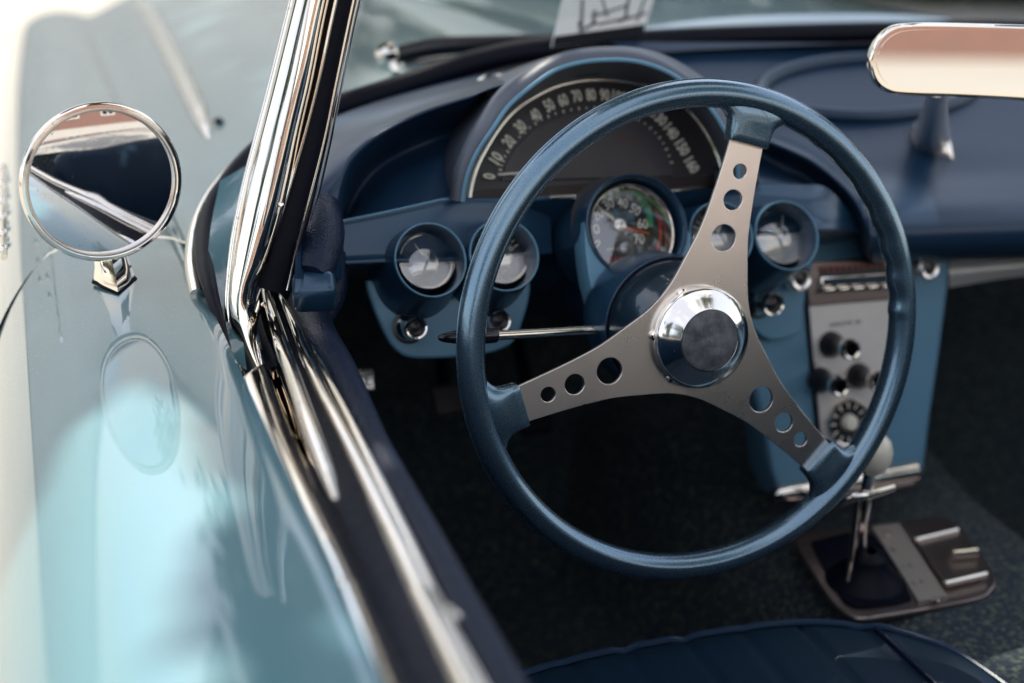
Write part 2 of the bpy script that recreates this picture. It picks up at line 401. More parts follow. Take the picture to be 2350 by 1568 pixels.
# pedestal
b0 = onbody(PZ(262, 640, .873), 0)
bm = bmesh.new()
def dia(c, hx, hy, z):
    return [Vector((c.x, c.y-hy, z)), Vector((c.x+hx*.55, c.y-hy*.5, z)), Vector((c.x+hx, c.y-hy*.05, z)), Vector((c.x+hx*.75, c.y+hy*.6, z)), Vector((c.x, c.y+hy, z)), Vector((c.x-hx*.75, c.y+hy*.6, z)), Vector((c.x-hx, c.y-hy*.05, z)), Vector((c.x-hx*.55, c.y-hy*.5, z))]
dm = Vector((-.002, 0, 0))
prs = [dia(b0, .0165, .042, b0.z-.004), dia(b0, .0165, .042, b0.z+.0035), dia(b0+Vector((0, .003, 0)), .0145, .037, b0.z+.012), dia(b0+dm+Vector((0, .010, 0)), .0120, .026, b0.z+.028), dia(b0+dm*3+Vector((0, .024, 0)), .0105, .016, b0.z+.045), dia(b0+dm*4+Vector((0, .030, 0)), .009, .010, b0.z+.075)]
V = loft(bm, prs, closed_u=True); bm.faces.new(V[0]); bm.faces.new(V[-1])
bm_obj('mirror_pedestal', bm, M['chrome'], side_mirror, True, 35)
tubeo('mounting_gasket', [p for p in dia(b0, .0172, .0435, b0.z+.0005)], .0012, M['dark'], side_mirror, closed=True, seg=8)

def yrow_(pts): return [PY(*p) for p in pts]
# ---- windshield base trim, glass, post
wb = [PY(525, 800, .05), PY(484, 670, .13), PY(470, 590, .20), PY(480, 510, .28), PY(520, 430, .34), PY(590, 352, .40), PY(660, 302, .44), PY(750, 258, .46), PY(900, 208, .48), PY(1100, 142, .50), PY(1270, 112, .51), PY(1600, 88, .53), PY(2030, 74, .53), PY(2350, 72, .52), PY(2900, 100, .42)]
windshield = tubeo('windshield', wb, [.002, .006, .008, .010, .011, .012, .013, .014, .014, .014, .014, .013, .013, .013, .013], M['rubber'], car, n=140, seg=14)
wb2 = [p+Vector((-.004 if i < 6 else 0, .006 if i > 4 else 0, .002)) for i, p in enumerate(wb)]
tubeo('base_trim', [p+Vector((-.010, .012, -.006)) for p in wb[1:7]], .0065, M['chrome'], windshield, n=60, seg=12)
top = []
for p in wb: top.append(p+Vector((0, -.16, .34)))
gb = wb[6:]; gt = [p+Vector((.05*(k == 0), -.16, .34)) for k, p in enumerate(gb)]
gb[0] = PD(690, 300, 1.18); gt[0] = PD(795, -60, 1.16); gt[1] = PD(870, -150, 1.2)
gr = [curve(gb, 100), curve(gt, 100)]
gr[0] = [p+Vector((0, .004, 0)) for p in gr[0]]
bm = bmesh.new(); loft(bm, [gr[0], gr[1]])
bm_obj('windshield_glass', bm, M['glass'], windshield)

cwl = curve(wb[5:], 90)
bm = bmesh.new(); loft(bm, [[p+Vector((0, -.055, -.006)) for p in cwl], [p+Vector((0, 0, -.010)) for p in cwl], [p+Vector((0, .06, -.022)) for p in cwl]]); bm_obj('cowl_seal', bm, M['rubber'], windshield)
# post: section strips, 2350-px coordinates with depth
dp = lambda y: 1.10+.03*(y/800)
def pl(pts, dd=0): return [PD(x, y, dp(y)+dd) for x, y in pts]
tc_ = (CAM-PD(640, 300, 1.1)).normalized()
post = strip('windshield_post', pl([(682, -40), (657, 60), (627, 180), (594, 310), (565, 420), (541, 540), (529, 640), (526, 710), (535, 780), (556, 845), (562, 862)]),
      pl([(764, -40), (742, 60), (716, 190), (688, 310), (664, 420), (640, 520), (612, 610), (588, 665), (584, 710), (598, 770), (622, 826), (628, 842)]), M['chrome'], car, h=.014, th=.022, n=90,
      prof=[0, .45, .68, .80, .88, .93, .97, .99, 1, 1, .98, .94, .88, .78, .60, .35, .1], up=tc_)
strip('outer_bead', pl([(676, -40), (624, 170), (590, 300), (558, 420), (533, 540), (521, 650), (518, 710), (527, 785), (549, 856)], .010),
      pl([(685, -40), (632, 175), (598, 305), (568, 420), (544, 540), (532, 640), (529, 710), (538, 780), (560, 850)], .006), M['chromeold'], post, h=.003, th=.012, n=70, up=tc_)
strip('inner_ridge', pl([(716, -40), (690, 100), (660, 240), (638, 330), (618, 420), (600, 520)], -.012),
      pl([(722, -40), (697, 100), (668, 240), (647, 330), (628, 420), (606, 520)], -.012), M['chromeold'], post, h=.003, th=.008, n=50, up=tc_)
strip('seal_channel', pl([(764, -40), (742, 60), (716, 190), (688, 310), (664, 420), (640, 520), (612, 610), (596, 660)], .012),
      pl([(828, -40), (804, 60), (778, 190), (755, 310), (730, 420), (706, 520), (684, 610), (664, 680)], .020), M['rubber'], post, h=.002, th=.012, n=60, up=tc_)
for L, Rr_ in (([(775, -40), (753, 60), (726, 190), (693, 320), (660, 430), (634, 520), (617, 585)], [(785, -40), (763, 60), (735, 190), (702, 320), (670, 430), (643, 520), (621, 588)]),
              ([(817, -40), (795, 60), (768, 190), (741, 320), (713, 430), (690, 520), (668, 610), (655, 665)], [(825, -40), (803, 60), (776, 190), (749, 320), (722, 430), (699, 510), (681, 590), (664, 668)]),
              ([(829, -40), (807, 60), (781, 190), (756, 320), (731, 430), (708, 510)], [(835, -40), (812, 60), (786, 190), (760, 320), (735, 430), (711, 510)])):
    strip('trim_line', pl(L, .004), pl(Rr_, .004), M['chrome'], post, h=.003, th=.006, n=60, m=7, up=tc_)
for x, y in ((645, 470), (605, 700), (575, 790)): latheo('screw', Fr(PD(x, y, dp(y)-.006), tc_), [(.0022, -.004), (.0022, 0), (.0012, .001), (.0002, .001)], M['chromeold'], post, seg=12)

surf('cowl_side', [yrow_([(505, 415, .30), (575, 375, .33)]), yrow_([(484, 520, .235), (575, 500, .22)]), yrow_([(478, 620, .165), (560, 640, .155)]), yrow_([(502, 730, .10), (556, 750, .09)]), yrow_([(540, 830, .04), (566, 850, .035)])], M['paint'], fender, 12, 30)
# ---- door top mouldings
ZD = .850
def dz(pts, z=ZD): return [PZ(x, y, z) for x, y in pts]
def ext(pts):  # run the line on behind the camera side
    a, b = pts[-2], pts[-1]; return pts+[b+(b-a).normalized()*1.0]
def ds(name, L, Rr_, m, zl=ZD, zr=ZD, **k):
    return strip(name, ext(dz(L, zl)), ext(dz(Rr_, zr)), m, door, n=90, **k)
ds('outer_chrome_moulding', [(560, 862), (585, 940), (610, 1018), (655, 1125), (710, 1260), (765, 1400), (820, 1568)],
   [(626, 842), (655, 930), (690, 1018), (737, 1125), (800, 1250), (870, 1395), (950, 1568)], M['chrome'], zr=.806, h=.007, th=.02, prof=[0, .8, 1.25, 1.45, 1.4, 1.25, 1.1, .92, .75, .55, .36, .18, 0])
ds('door_edge_ridge', [(628, 842), (660, 930), (692, 1018), (742, 1125), (806, 1250), (870, 1395), (945, 1568)],
   [(634, 842), (668, 930), (701, 1018), (752, 1125), (820, 1250), (893, 1395), (976, 1568)], M['chrome'], zl=.812, zr=.812, h=.006, th=.02)
ds('window_slot', [(596, 700), (640, 842), (701, 1018), (752, 1125), (820, 1250), (893, 1395), (977, 1568)],
   [(690, 700), (740, 842), (800, 1018), (850, 1125), (915, 1250), (985, 1395), (1075, 1568)], M['dark'], zl=.802, zr=.815, h=.001, th=.02)
def dtube(name, pts, r0, z, rr_, more=True):
    P = [PZ(x, y, z) for x, y in pts]
    if more: P.append(P[-1]+(P[-1]-P[-2]).normalized()*1.0)
    rad = [r0*k for k in rr_]+[r0]*(len(P)-len(rr_))
    if not more: rad[-1] = r0*.3; rad[-2] = r0*.8
    return tubeo(name, P, rad, M['chrome'], door, n=140, seg=20)
dtube('window_frame_rail', [(603, 650), (610, 672), (630, 740), (656, 820), (686, 905), (718, 1000), (748, 1080), (772, 1150)], .0058, .856, [.15, .7, .95], False)
dtube('inner_chrome_moulding', [(640, 672), (650, 695), (672, 745), (703, 822), (740, 902), (778, 975), (824, 1065), (874, 1165), (930, 1280), (1005, 1440), (1070, 1568)], .0046, .853, [.15, .7, .95])
dtube('inner_edge_moulding', [(716, 790), (730, 820), (762, 885), (800, 958), (850, 1058), (903, 1165), (957, 1280), (1032, 1440), (1102, 1568)], .0030, .852, [.2, .7, .95])
dtube('glass_run_strip', [(676, 760), (700, 820), (735, 905), (768, 975), (812, 1065), (858, 1165), (912, 1280), (985, 1440), (1046, 1568)], .0022, .845, [.2, .7, .95])
ds('padded_door_top', [(668, 672), (690, 760), (757, 860), (827, 1018), (880, 1125), (944, 1250), (1020, 1395), (1112, 1568)],
   [(735, 672), (765, 760), (808, 860), (865, 1018), (920, 1125), (990, 1250), (1065, 1395), (1160, 1568)], M['leather'], zl=.842, zr=.825, h=.014, th=.05)
fr = Fr(PZ(1032, 1400, .852), (0, 0, 1), up=Vector((-.25, 1, 0)))
bm = bmesh.new(); box(bm, fr, -.003, .003, -.007, .007, -.006, .000, .001); bm_obj('latch_tab', bm, M['silver'], door)
# inner door panel
bm = bmesh.new()
loft(bm, [[PZ(735, 672, .825), PZ(808, 860, .825), PZ(865, 1018, .825), PZ(990, 1250, .825), PZ(1160, 1568, .825), Vector((-.66, -1.05, .825))], [Vector((p.x-.02, p.y, .3)) for p in [PZ(735, 672, .825), PZ(808, 860, .825), PZ(865, 1018, .825), PZ(990, 1250, .825), PZ(1160, 1568, .825), Vector((-.66, -1.05, .825))]]], 30)
bm_obj('inner_door_panel', bm, M['vinyl'], door)

# ---------------------------------------------------------------- dashboard
def yrow(pts): return [PY(*p) for p in pts]
rows = [yrow([(676, 640, .05), (684, 480, .15), (700, 340, .30), (745, 282, .40), (850, 238, .435), (960, 206, .455), (1100, 172, .47), (1250, 146, .48), (1450, 128, .49)]),
        yrow([(705, 640, .08), (708, 480, .15), (722, 355, .26), (772, 292, .34), (865, 249, .38), (970, 214, .40), (1095, 182, .41), (1235, 156, .42), (1450, 140, .42)]),
        yrow([(745, 640, .11), (740, 480, .155), (755, 368, .215), (805, 306, .27), (882, 266, .30), (980, 228, .32), (1090, 196, .33), (1220, 168, .34), (1450, 150, .34)]),
        yrow([(774, 640, .14), (768, 480, .163), (783, 380, .19), (826, 322, .215), (892, 280, .23), (984, 242, .24), (1086, 210, .25), (1210, 180, .26), (1450, 160, .26)]),
        yrow([(785, 640, .16), (781, 480, .175), (797, 392, .187), (836, 338, .20), (900, 294, .21), (986, 254, .22), (1084, 222, .225), (1110, 214, .25), (1140, 205, .28)]),
        yrow([(789, 640, .19), (787, 490, .205), (806, 410, .215), (848, 355, .225), (910, 310, .235), (990, 270, .24), (1074, 240, .245), (1096, 232, .27), (1120, 222, .30)]),
        yrow([(792, 600, .24), (796, 500, .25), (824, 432, .262), (868, 382, .27), (930, 346, .278), (1000, 318, .28), (1048, 300, .29), (1062, 290, .31), (1080, 280, .33)]),
        yrow([(790, 530, .22), (802, 500, .225), (845, 462, .232), (895, 425, .235), (945, 396, .24), (1000, 373, .24), (1030, 366, .25), (1045, 362, .27), (1060, 358, .30)]),
        yrow([(787, 508, .196), (800, 502, .196), (850, 492, .198), (900, 481, .2), (950, 471, .2), (1000, 461, .2), (1040, 454, .205), (1052, 452, .22), (1062, 450, .25)])]
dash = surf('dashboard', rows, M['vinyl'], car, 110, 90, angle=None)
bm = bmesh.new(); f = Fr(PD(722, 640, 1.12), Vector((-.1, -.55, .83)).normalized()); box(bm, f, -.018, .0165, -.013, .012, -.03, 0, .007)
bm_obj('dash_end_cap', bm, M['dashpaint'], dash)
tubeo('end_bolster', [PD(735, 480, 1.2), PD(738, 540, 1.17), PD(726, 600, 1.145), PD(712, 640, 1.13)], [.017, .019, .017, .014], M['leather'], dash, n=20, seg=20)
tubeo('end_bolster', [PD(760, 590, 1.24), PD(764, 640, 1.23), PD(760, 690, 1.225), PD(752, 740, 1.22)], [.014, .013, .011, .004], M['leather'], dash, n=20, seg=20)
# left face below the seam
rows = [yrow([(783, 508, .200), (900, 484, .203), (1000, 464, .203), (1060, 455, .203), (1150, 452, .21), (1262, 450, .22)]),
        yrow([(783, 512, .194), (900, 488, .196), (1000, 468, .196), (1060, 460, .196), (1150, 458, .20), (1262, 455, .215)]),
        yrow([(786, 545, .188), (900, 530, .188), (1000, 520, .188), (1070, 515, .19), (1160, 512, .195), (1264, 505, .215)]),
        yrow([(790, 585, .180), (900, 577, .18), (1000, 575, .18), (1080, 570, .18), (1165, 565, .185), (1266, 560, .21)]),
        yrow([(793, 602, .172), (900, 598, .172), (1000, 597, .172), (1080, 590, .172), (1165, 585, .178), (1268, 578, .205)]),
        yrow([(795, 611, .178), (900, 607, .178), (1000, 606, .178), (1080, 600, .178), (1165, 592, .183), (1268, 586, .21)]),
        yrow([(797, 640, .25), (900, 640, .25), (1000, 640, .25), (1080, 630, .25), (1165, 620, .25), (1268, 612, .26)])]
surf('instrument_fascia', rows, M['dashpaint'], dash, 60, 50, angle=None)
tubeo('fascia_seam', yrow([(783, 508, .190), (900, 484, .192), (980, 466, .192), (1020, 458, .192), (1062, 458, .190)]), .0012, M['panel'], dash, n=40, seg=8)
# central housing below the speedometer
rows = [yrow([(1062, 470, .195), (1150, 466, .20), (1300, 458, .20), (1450, 448, .20), (1600, 436, .20), (1720, 425, .20)]),
        yrow([(1072, 520, .215), (1160, 515, .22), (1300, 500, .215), (1450, 490, .21), (1600, 490, .215), (1730, 480, .215)]),
        yrow([(1085, 600, .24), (1200, 590, .25), (1300, 580, .24), (1450, 580, .22), (1600, 580, .24), (1740, 560, .24)]),
        yrow([(1100, 660, .28), (1220, 660, .28), (1330, 680, .25), (1450, 700, .23), (1600, 680, .25), (1750, 640, .27)]),
        yrow([(1110, 720, .34), (1240, 730, .33), (1370, 750, .27), (1450, 780, .25), (1600, 760, .27), (1760, 700, .32)])]
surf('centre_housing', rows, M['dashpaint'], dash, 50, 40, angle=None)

# right side: passenger pad
def yv(y): # depth of the passenger pad by image row
    T = [(60, .52), (100, .50), (150, .46), (200, .42), (300, .34), (350, .30), (400, .262), (440, .225), (475, .195), (505, .178), (535, .170), (562, .172), (583, .182), (597, .20), (603, .24), (606, .30)]
    for (a, p), (b, q) in zip(T, T[1:]):
        if a <= y <= b: return p+(q-p)*(y-a)/(b-a)
    return T[-1][1]
ylist = [100, 150, 200, 250, 300, 350, 400, 440, 475, 505, 535, 562, 583, 597, 603, 606]
lipx = {100: 1400, 150: 1500, 200: 1640, 250: 1665, 300: 1745, 350: 1880, 400: 1940, 440: 1968, 475: 1984, 505: 1992, 535: 1997, 562: 2000, 583: 2002, 597: 2003, 603: 2004, 606: 2006}
rows = []
for y in ylist:
    x0 = lipx[y]; xs = [x0+(2750-x0)*k/9 for k in range(10)]
    rows.append([PY(x, y-.035*(x-2100)*(1 if y > 380 else max(0, (y-100)/280)) - (0 if y > 110 else -.005*(x-2100)), yv(y)) for x in xs])
surf('passenger_pad', rows, M['vinyl'], dash, 70, 110, angle=None)
# arch lip and valley on the right
rows = [[PY(x, y, yv(y)) for x, y in ((1640, 250), (1690, 275), (1762, 302), (1830, 325), (1886, 354), (1946, 405), (1980, 460), (1996, 530), (2003, 597))],
        yrow([(1640, 258, .31), (1684, 286, .30), (1752, 318, .28), (1820, 346, .26), (1872, 374, .245), (1932, 425, .225), (1968, 475, .20), (1986, 535, .185), (1994, 597, .20)]),
        yrow([(1640, 290, .33), (1680, 310, .32), (1742, 345, .31), (1805, 375, .29), (1855, 403, .28), (1912, 448, .26), (1950, 490, .24), (1972, 535, .23), (1982, 590, .24)]),
        yrow([(1640, 340, .29), (1676, 355, .29), (1736, 380, .29), (1800, 403, .28), (1845, 420, .27), (1895, 458, .26), (1935, 500, .255), (1960, 540, .25), (1975, 585, .25)]),
        yrow([(1640, 420, .21), (1672, 418, .21), (1734, 418, .21), (1790, 420, .212), (1840, 422, .214), (1888, 426, .216), (1925, 462, .22), (1955, 500, .225), (1975, 527, .23)])]
surf('cove_trim', rows, M['vinyl'], dash, 70, 50, angle=None)
rows = [yrow([(1640, 424, .208), (1734, 420, .208), (1840, 424, .21), (1890, 428, .212), (1930, 462, .212), (1975, 522, .214)]),
        yrow([(1640, 450, .195), (1734, 448, .195), (1830, 455, .195), (1880, 462, .196), (1925, 486, .20), (1975, 524, .212)]),
        yrow([(1640, 500, .187), (1734, 496, .187), (1830, 494, .187), (1880, 495, .188), (1925, 505, .195), (1975, 526, .210)]),
        yrow([(1640, 530, .178), (1734, 527, .178), (1830, 523, .178), (1880, 520, .178), (1925, 521, .188), (1975, 528, .208)]),
        yrow([(1640, 540, .183), (1734, 536, .183), (1830, 534, .183), (1880, 533, .183), (1925, 532, .192), (1975, 531, .210)]),
        yrow([(1640, 575, .25), (1734, 570, .25), (1830, 566, .25), (1880, 563, .25), (1925, 556, .25), (1975, 545, .25)])]
surf('instrument_fascia', rows, M['dashpaint'], dash, 60, 40, angle=None)
# speaker ring
pts = []
for k in range(72):
    t = 2*math.pi*k/72; x = 1992+246*math.cos(t); y = 202+66*math.sin(t)-.02*(x-1992)
    pts.append(PY(x, y, yv(y)-.004))
bm = bmesh.new(); tube(bm, pts, .0085, closed=True, seg=14); bm_obj('speaker_surround', bm, M['vinyl'], dash)
pts2 = []
for rr_ in (.0, .3, .6, .88, .96):
    r = []
    for k in range(72):
        t = 2*math.pi*k/72; x = 1992+246*rr_*math.cos(t); y = 202+66*rr_*math.sin(t)-.02*(x-1992)
        r.append(PY(x, y, yv(y)-.002))
    pts2.append(r)
bm = bmesh.new(); loft(bm, pts2, closed_u=True); bm_obj('speaker_cover', bm, M['vinyl'], dash)
# footwell dark backing under the dash
bm = bmesh.new()
loft(bm, [[Vector((-.60, .60, .88)), Vector((.60, .60, .88))], [Vector((-.70, .85, .28)), Vector((.75, .85, .28))]])
bm_obj('firewall', bm, M['carpet'], car)
# defroster oval
fr = Fr(PY(1135, 190, .395), (0, -.4, .9))
bm = bmesh.new(); lathe(bm, fr, [(.015, 0), (.016, .003), (.014, .005), (.0115, .003), (.011, 0)], seg=32, sx=1.15, sy=.6); bm_obj('defroster_vent', bm, M['chrome'], dash)

# ---- speedometer
sn = Vector((.03, -.90, .43)).normalized()
so_ = PY(1365, 445, .235)
sf = Fr(so_, sn, rot=0)
lipP = [(1061, 462), (1066, 428), (1076, 390), (1096, 346), (1128, 298), (1160, 250), (1200, 212), (1264, 166), (1320, 146), (1380, 138), (1444, 139), (1500, 152), (1550, 176), (1600, 214), (1640, 262), (1672, 318), (1690, 370), (1694, 425)]
lip = curve([PY(x, y, .175+.06*max(0, (300-y))/170*.6) for x, y in lipP], 90)
facP = [(1074, 463), (1080, 425), (1092, 385), (1112, 345), (1140, 300), (1172, 262), (1212, 232), (1266, 204), (1318, 190), (1372, 185), (1430, 188), (1484, 198), (1530, 218), (1574, 250), (1612, 295), (1640, 345), (1655, 390), (1660, 428)]
fac = curve([PP(x, y, so_, sn) for x, y in facP], 90)
back = curve([PY(x, y, yy) for x, y, yy in [(1040, 470, .21), (1022, 425, .225), (1015, 375, .25), (1033, 318, .27), (1064, 258, .31), (1105, 205, .35), (1165, 165, .37), (1264, 130, .38), (1320, 121, .385), (1384, 118, .39), (1444, 121, .39), (1504, 134, .39), (1560, 160, .38), (1620, 200, .37), (1668, 255, .35), (1710, 318, .30), (1735, 370, .26), (1745, 425, .22)]], 90)
spd_back = [a.lerp(b, .5)+Vector((0, -.012, .010)) for a, b in zip(lip, back)]
c0 = PY(1375, 440, .2)
def grow(a, k, dy=0): return [p+(p-c0).normalized()*k+Vector((0, dy, 0)) for p in a]
bm = bmesh.new()
rowsH = [back, spd_back, grow(lip, .010, .012), grow(lip, .006, .003), grow(lip, .002, -.001), lip, [a.lerp(b, .1) for a, b in zip(lip, fac)], [a.lerp(b, .5) for a, b in zip(lip, fac)], fac]
loft(bm, rowsH)
speedo = bm_obj('speedometer', bm, mat('hood_vinyl', (.085, .10, .135), .42, 0, 0, .5, bump=[('noise', 420, .2, .0008)]), car, True, None)
tubeo('lip_edge', [p+Vector((0, -.001, 0)) for p in lip], .0022, M['panel'], speedo, seg=8)
# face plate
def loc(p, fr=sf): q = p-fr.o; return (q.dot(fr.r), q.dot(fr.u))
FL = [loc(p) for p in fac]
plate('speedometer_face', sf, [FL], .004, M['dialblack'], speedo, z=-.001)
# inner raised well
inP = [(1150, 415), (1160, 378), (1185, 338), (1225, 300), (1290, 268), (1355, 258), (1425, 262), (1480, 285), (1520, 330), (1540, 390), (1542, 405)]
plate('inner_well', sf, [[loc(PP(x, y, so_, sn)) for x, y in inP]], .004, mat('inner_dial', (.075, .062, .068), .3, .2), speedo, z=.0025)
plate('lower_bar', sf, [[loc(PP(x, y, so_, sn)) for x, y in [(1074, 464), (1076, 440), (1140, 436), (1300, 426), (1500, 412), (1658, 402), (1662, 426), (1500, 440), (1300, 452)]]], .006, mat('smoked_bar', (.10, .075, .075), .15, .6), speedo, z=.004)
numP = {0: (1121, 406), 10: (1137, 364), 20: (1165, 326), 30: (1192, 292), 40: (1227, 266), 50: (1258, 243), 60: (1290, 231), 70: (1322, 222), 80: (1354, 219), 90: (1386, 220), 100: (1419, 224), 110: (1452, 235), 120: (1483, 250), 130: (1512, 272), 140: (1539, 303), 150: (1564, 340), 160: (1586, 380)}
bm = bmesh.new(); keys = sorted(numP)
for i, k in enumerate(keys):
    p = Vector((*loc(PP(*numP[k], so_, sn)), 0)); a = Vector((*loc(PP(*numP[keys[max(0, i-1)]], so_, sn)), 0)); b = Vector((*loc(PP(*numP[keys[min(16, i+1)]], so_, sn)), 0))
    ang = math.atan2(b.y-a.y, b.x-a.x)
    if k == 0: ang = R(78)
    if k == 160: ang = R(-66)
    s = str(k); join_me(bm, text_mesh(s, sf, p.x, p.y, .0122, wid=.0048*len(s)+.0004, rot=ang, z=.0022, bold=.035))
bm_obj('numerals', bm, M['cream'], speedo, False)
tk = curve([PP(x, y, so_, sn) for x, y in [(1146, 392), (1156, 362), (1178, 330), (1210, 298), (1250, 272), (1300, 256), (1352, 250), (1404, 254), (1452, 270), (1492, 298), (1520, 332), (1538, 375)]], 33)
bm = bmesh.new()
for i, p in enumerate(tk):
    d = (tk[min(32, i+1)]-tk[max(0, i-1)]).normalized(); f2 = Fr(p+sn*.003, sn); f2.r = d; f2.u = sn.cross(d)
    l = .0032 if i % 2 == 0 else .0018
    box(bm, f2, -.0006, .0006, -l/2, l/2, 0, .0004)
bm_obj('scale_marks', bm, M['cream'], speedo, False)
a, b = [PP(*q, so_+sn*.006, sn) for q in ((1143, 401), (1280, 392))]
tubeo('needle', [a, b], .0011, M['cream'], speedo, seg=6)
tubeo('bezel', [p+sn*.002 for p in fac], .0028, M['chrome'], speedo, seg=10)
tubeo('bezel_base', [PP(x, y, so_+sn*.006, sn) for x, y in [(1076, 464), (1150, 460), (1300, 452), (1500, 441), (1662, 428)]], .0022, M['chrome'], speedo, n=30, seg=10)
bm = bmesh.new(); lo = [PP(x, y, so_+sn*.010, sn) for x, y in facP]; ce = sum(lo, Vector())/len(lo)
V = [bm.verts.new(p) for p in lo]; bm.faces.new(V); bm_obj('lens', bm, M['glass'], speedo, False)
dimred = mat('dim_red', (.20, .03, .02), .5)
for s, x, y in (('GENERATOR', 1275, 330), ('BRIGHT', 1440, 322)): 
    q = loc(PP(x, y, so_, sn)); link('warning_lettering', text_mesh(s, sf, q[0], q[1], .0026, wid=.022, z=.003), dimred, speedo, False)

# ---- tachometer
tn = Vector((.0, -.90, .435)).normalized()
to = PY(1463, 520, .150); tf = Fr(to, tn)
T0 = tf.px(1345, 520); rT = -T0[0]
ex = tf.px(1463, 398)[1]/rT
tach = latheo('tachometer', tf, [(rT*.93, -.055), (rT*.90, -.030), (rT*.93, -.006), (rT*.955, 0), (rT*.975, .0012), (rT, 0), (rT*1.01, -.010), (rT*1.06, -.035), (rT*1.15, -.07)], M['dashpaint'], car, sy=ex, seg=72)
tp = [(1345, 530), (1347, 575), (1356, 640), (1370, 690), (1388, 740), (1420, 760), (1480, 740), (1540, 690), (1578, 615), (1581, 540)]
outer = [tf.px(x, y, -.003) for x, y in tp]
hole = circ(0, 0, rT*.97, 48, ex)
lower = [p for p in hole if p[1] < tf.px(1463, 528)[1]]
# teardrop fascia: polygon from left rim, around, to right rim, and back along the circle
lo_ = sorted(lower, key=lambda p: -math.atan2(p[1], p[0]))
ring = [(rT*.97*math.cos(t), rT*.97*ex*math.sin(t)) for t in [R(-5)-R(170)*k/40 for k in range(41)]]
plate('lower_shroud', tf, [[(v.x, v.y) for v in curve([(p[0], p[1], 0) for p in outer], 50)]+ring], .03, M['panel'], tach, z=-.002, bev=.0015)
dc = PP(1416, 521, to-tn*.030, tn); df = Fr(dc, tn)
rd_ = .047
bez = Fr(PP(1450, 529, to-tn*.012, tn), tn); rb = abs(bez.px(1354, 529)[0]); eb = bez.px(1450, 423)[1]/rb
latheo('bezel', bez, [(rb*1.02, -.012), (rb*1.03, .002), (rb*1.0, .003), (rb*.965, .001), (rb*.96, -.016)], M['chromeold'], tach, sy=eb, seg=64)
latheo('dial_plate', df, [(rb*1.12, 0), (.0005, .0)], M['dialdark'], tach, seg=48, sy=eb, cap0=False)
bm = bmesh.new()
for s, x, y, a in (('0', 1368, 561, 52), ('10', 1363, 527, 8), ('20', 1371, 493, -28+60), ('30', 1396, 469, 22), ('40', 1428, 467, -8), ('50', 1457, 482, -32), ('60', 1474, 514, -8), ('70', 1466, 549, -4)):
    q = df.px(x, y); join_me(bm, text_mesh(s, df, q[0], q[1], .0098, wid=.0052*len(s), rot=R({'20': 24, '10': 4, '0': -50}.get(s, a)), z=.001, bold=.02))
bm_obj('numerals', bm, M['cream'], tach, False)
q = df.px(1419, 598); bm = bmesh.new(); join_me(bm, text_mesh('TACH', df, q[0], q[1], .0062, wid=.020, z=.001, bold=.02)); bm_obj('lettering', bm, M['red'], tach, False)
q = df.px(1415, 572); bm = bmesh.new(); join_me(bm, text_mesh('RPM X 100', df, q[0], q[1], .0028, wid=.020, z=.001)); bm_obj('small_lettering', bm, M['cream'], tach, False)
ga = [df.px(x, y) for x, y in ((1384, 448), (1398, 438), (1428, 434), (1455, 444), (1478, 468), (1490, 495), (1492, 520))]
gp = curve([df.p(x, y, .001) for x, y in ga], 60)
bm = bmesh.new()
for i in range(0, 60):
    p = gp[i]; d = (gp[min(59, i+1)]-gp[max(0, i-1)]).normalized(); f2 = Fr(p, tn); f2.r = d; f2.u = tn.cross(d)
    box(bm, f2, -.00055, .00042, -.0026 if i % 5 else -.004, .0026, 0, .0003)
bm_obj('green_scale', bm, M['green'], tach, False)
bm = bmesh.new(); lathe(bm, df, [(rb*1.03, .0006), (rb*1.10, .0006)], seg=64, sy=eb)
for v in list(bm.verts):
    if (v.co-df.o).dot(df.r) < rb*.35: bm.verts.remove(v)
bm_obj('red_zone', bm, M['red'], tach, False)
h0 = df.p(0, 0, .006)
latheo('needle_hub', df, [(.0075, .001), (.0075, .006), (.006, .0095), (.003, .011), (.0003, .0112)], M['silver'], tach, seg=32)
x1 = df.px(1366, 468, .006); bm = bmesh.new(); tube(bm, [h0, df.p(x1[0]*.92, x1[1]*.92, .006)], [.0018, .0009], seg=6); bm_obj('needle', bm, M['cream'], tach)
x1 = df.px(1492, 536, .006); bm = bmesh.new(); tube(bm, [df.p(0, 0, .004), df.p(x1[0], x1[1], .004)], [.0020, .0012], seg=6); bm_obj('tell_tale_needle', bm, M['red'], tach)
bm = bmesh.new(); lathe(bm, bez, [(rb*.965, .0005), (rb*.6, .002), (.0003, .003)], seg=48, sy=eb); bm_obj('lens', bm, M['lens'], tach)

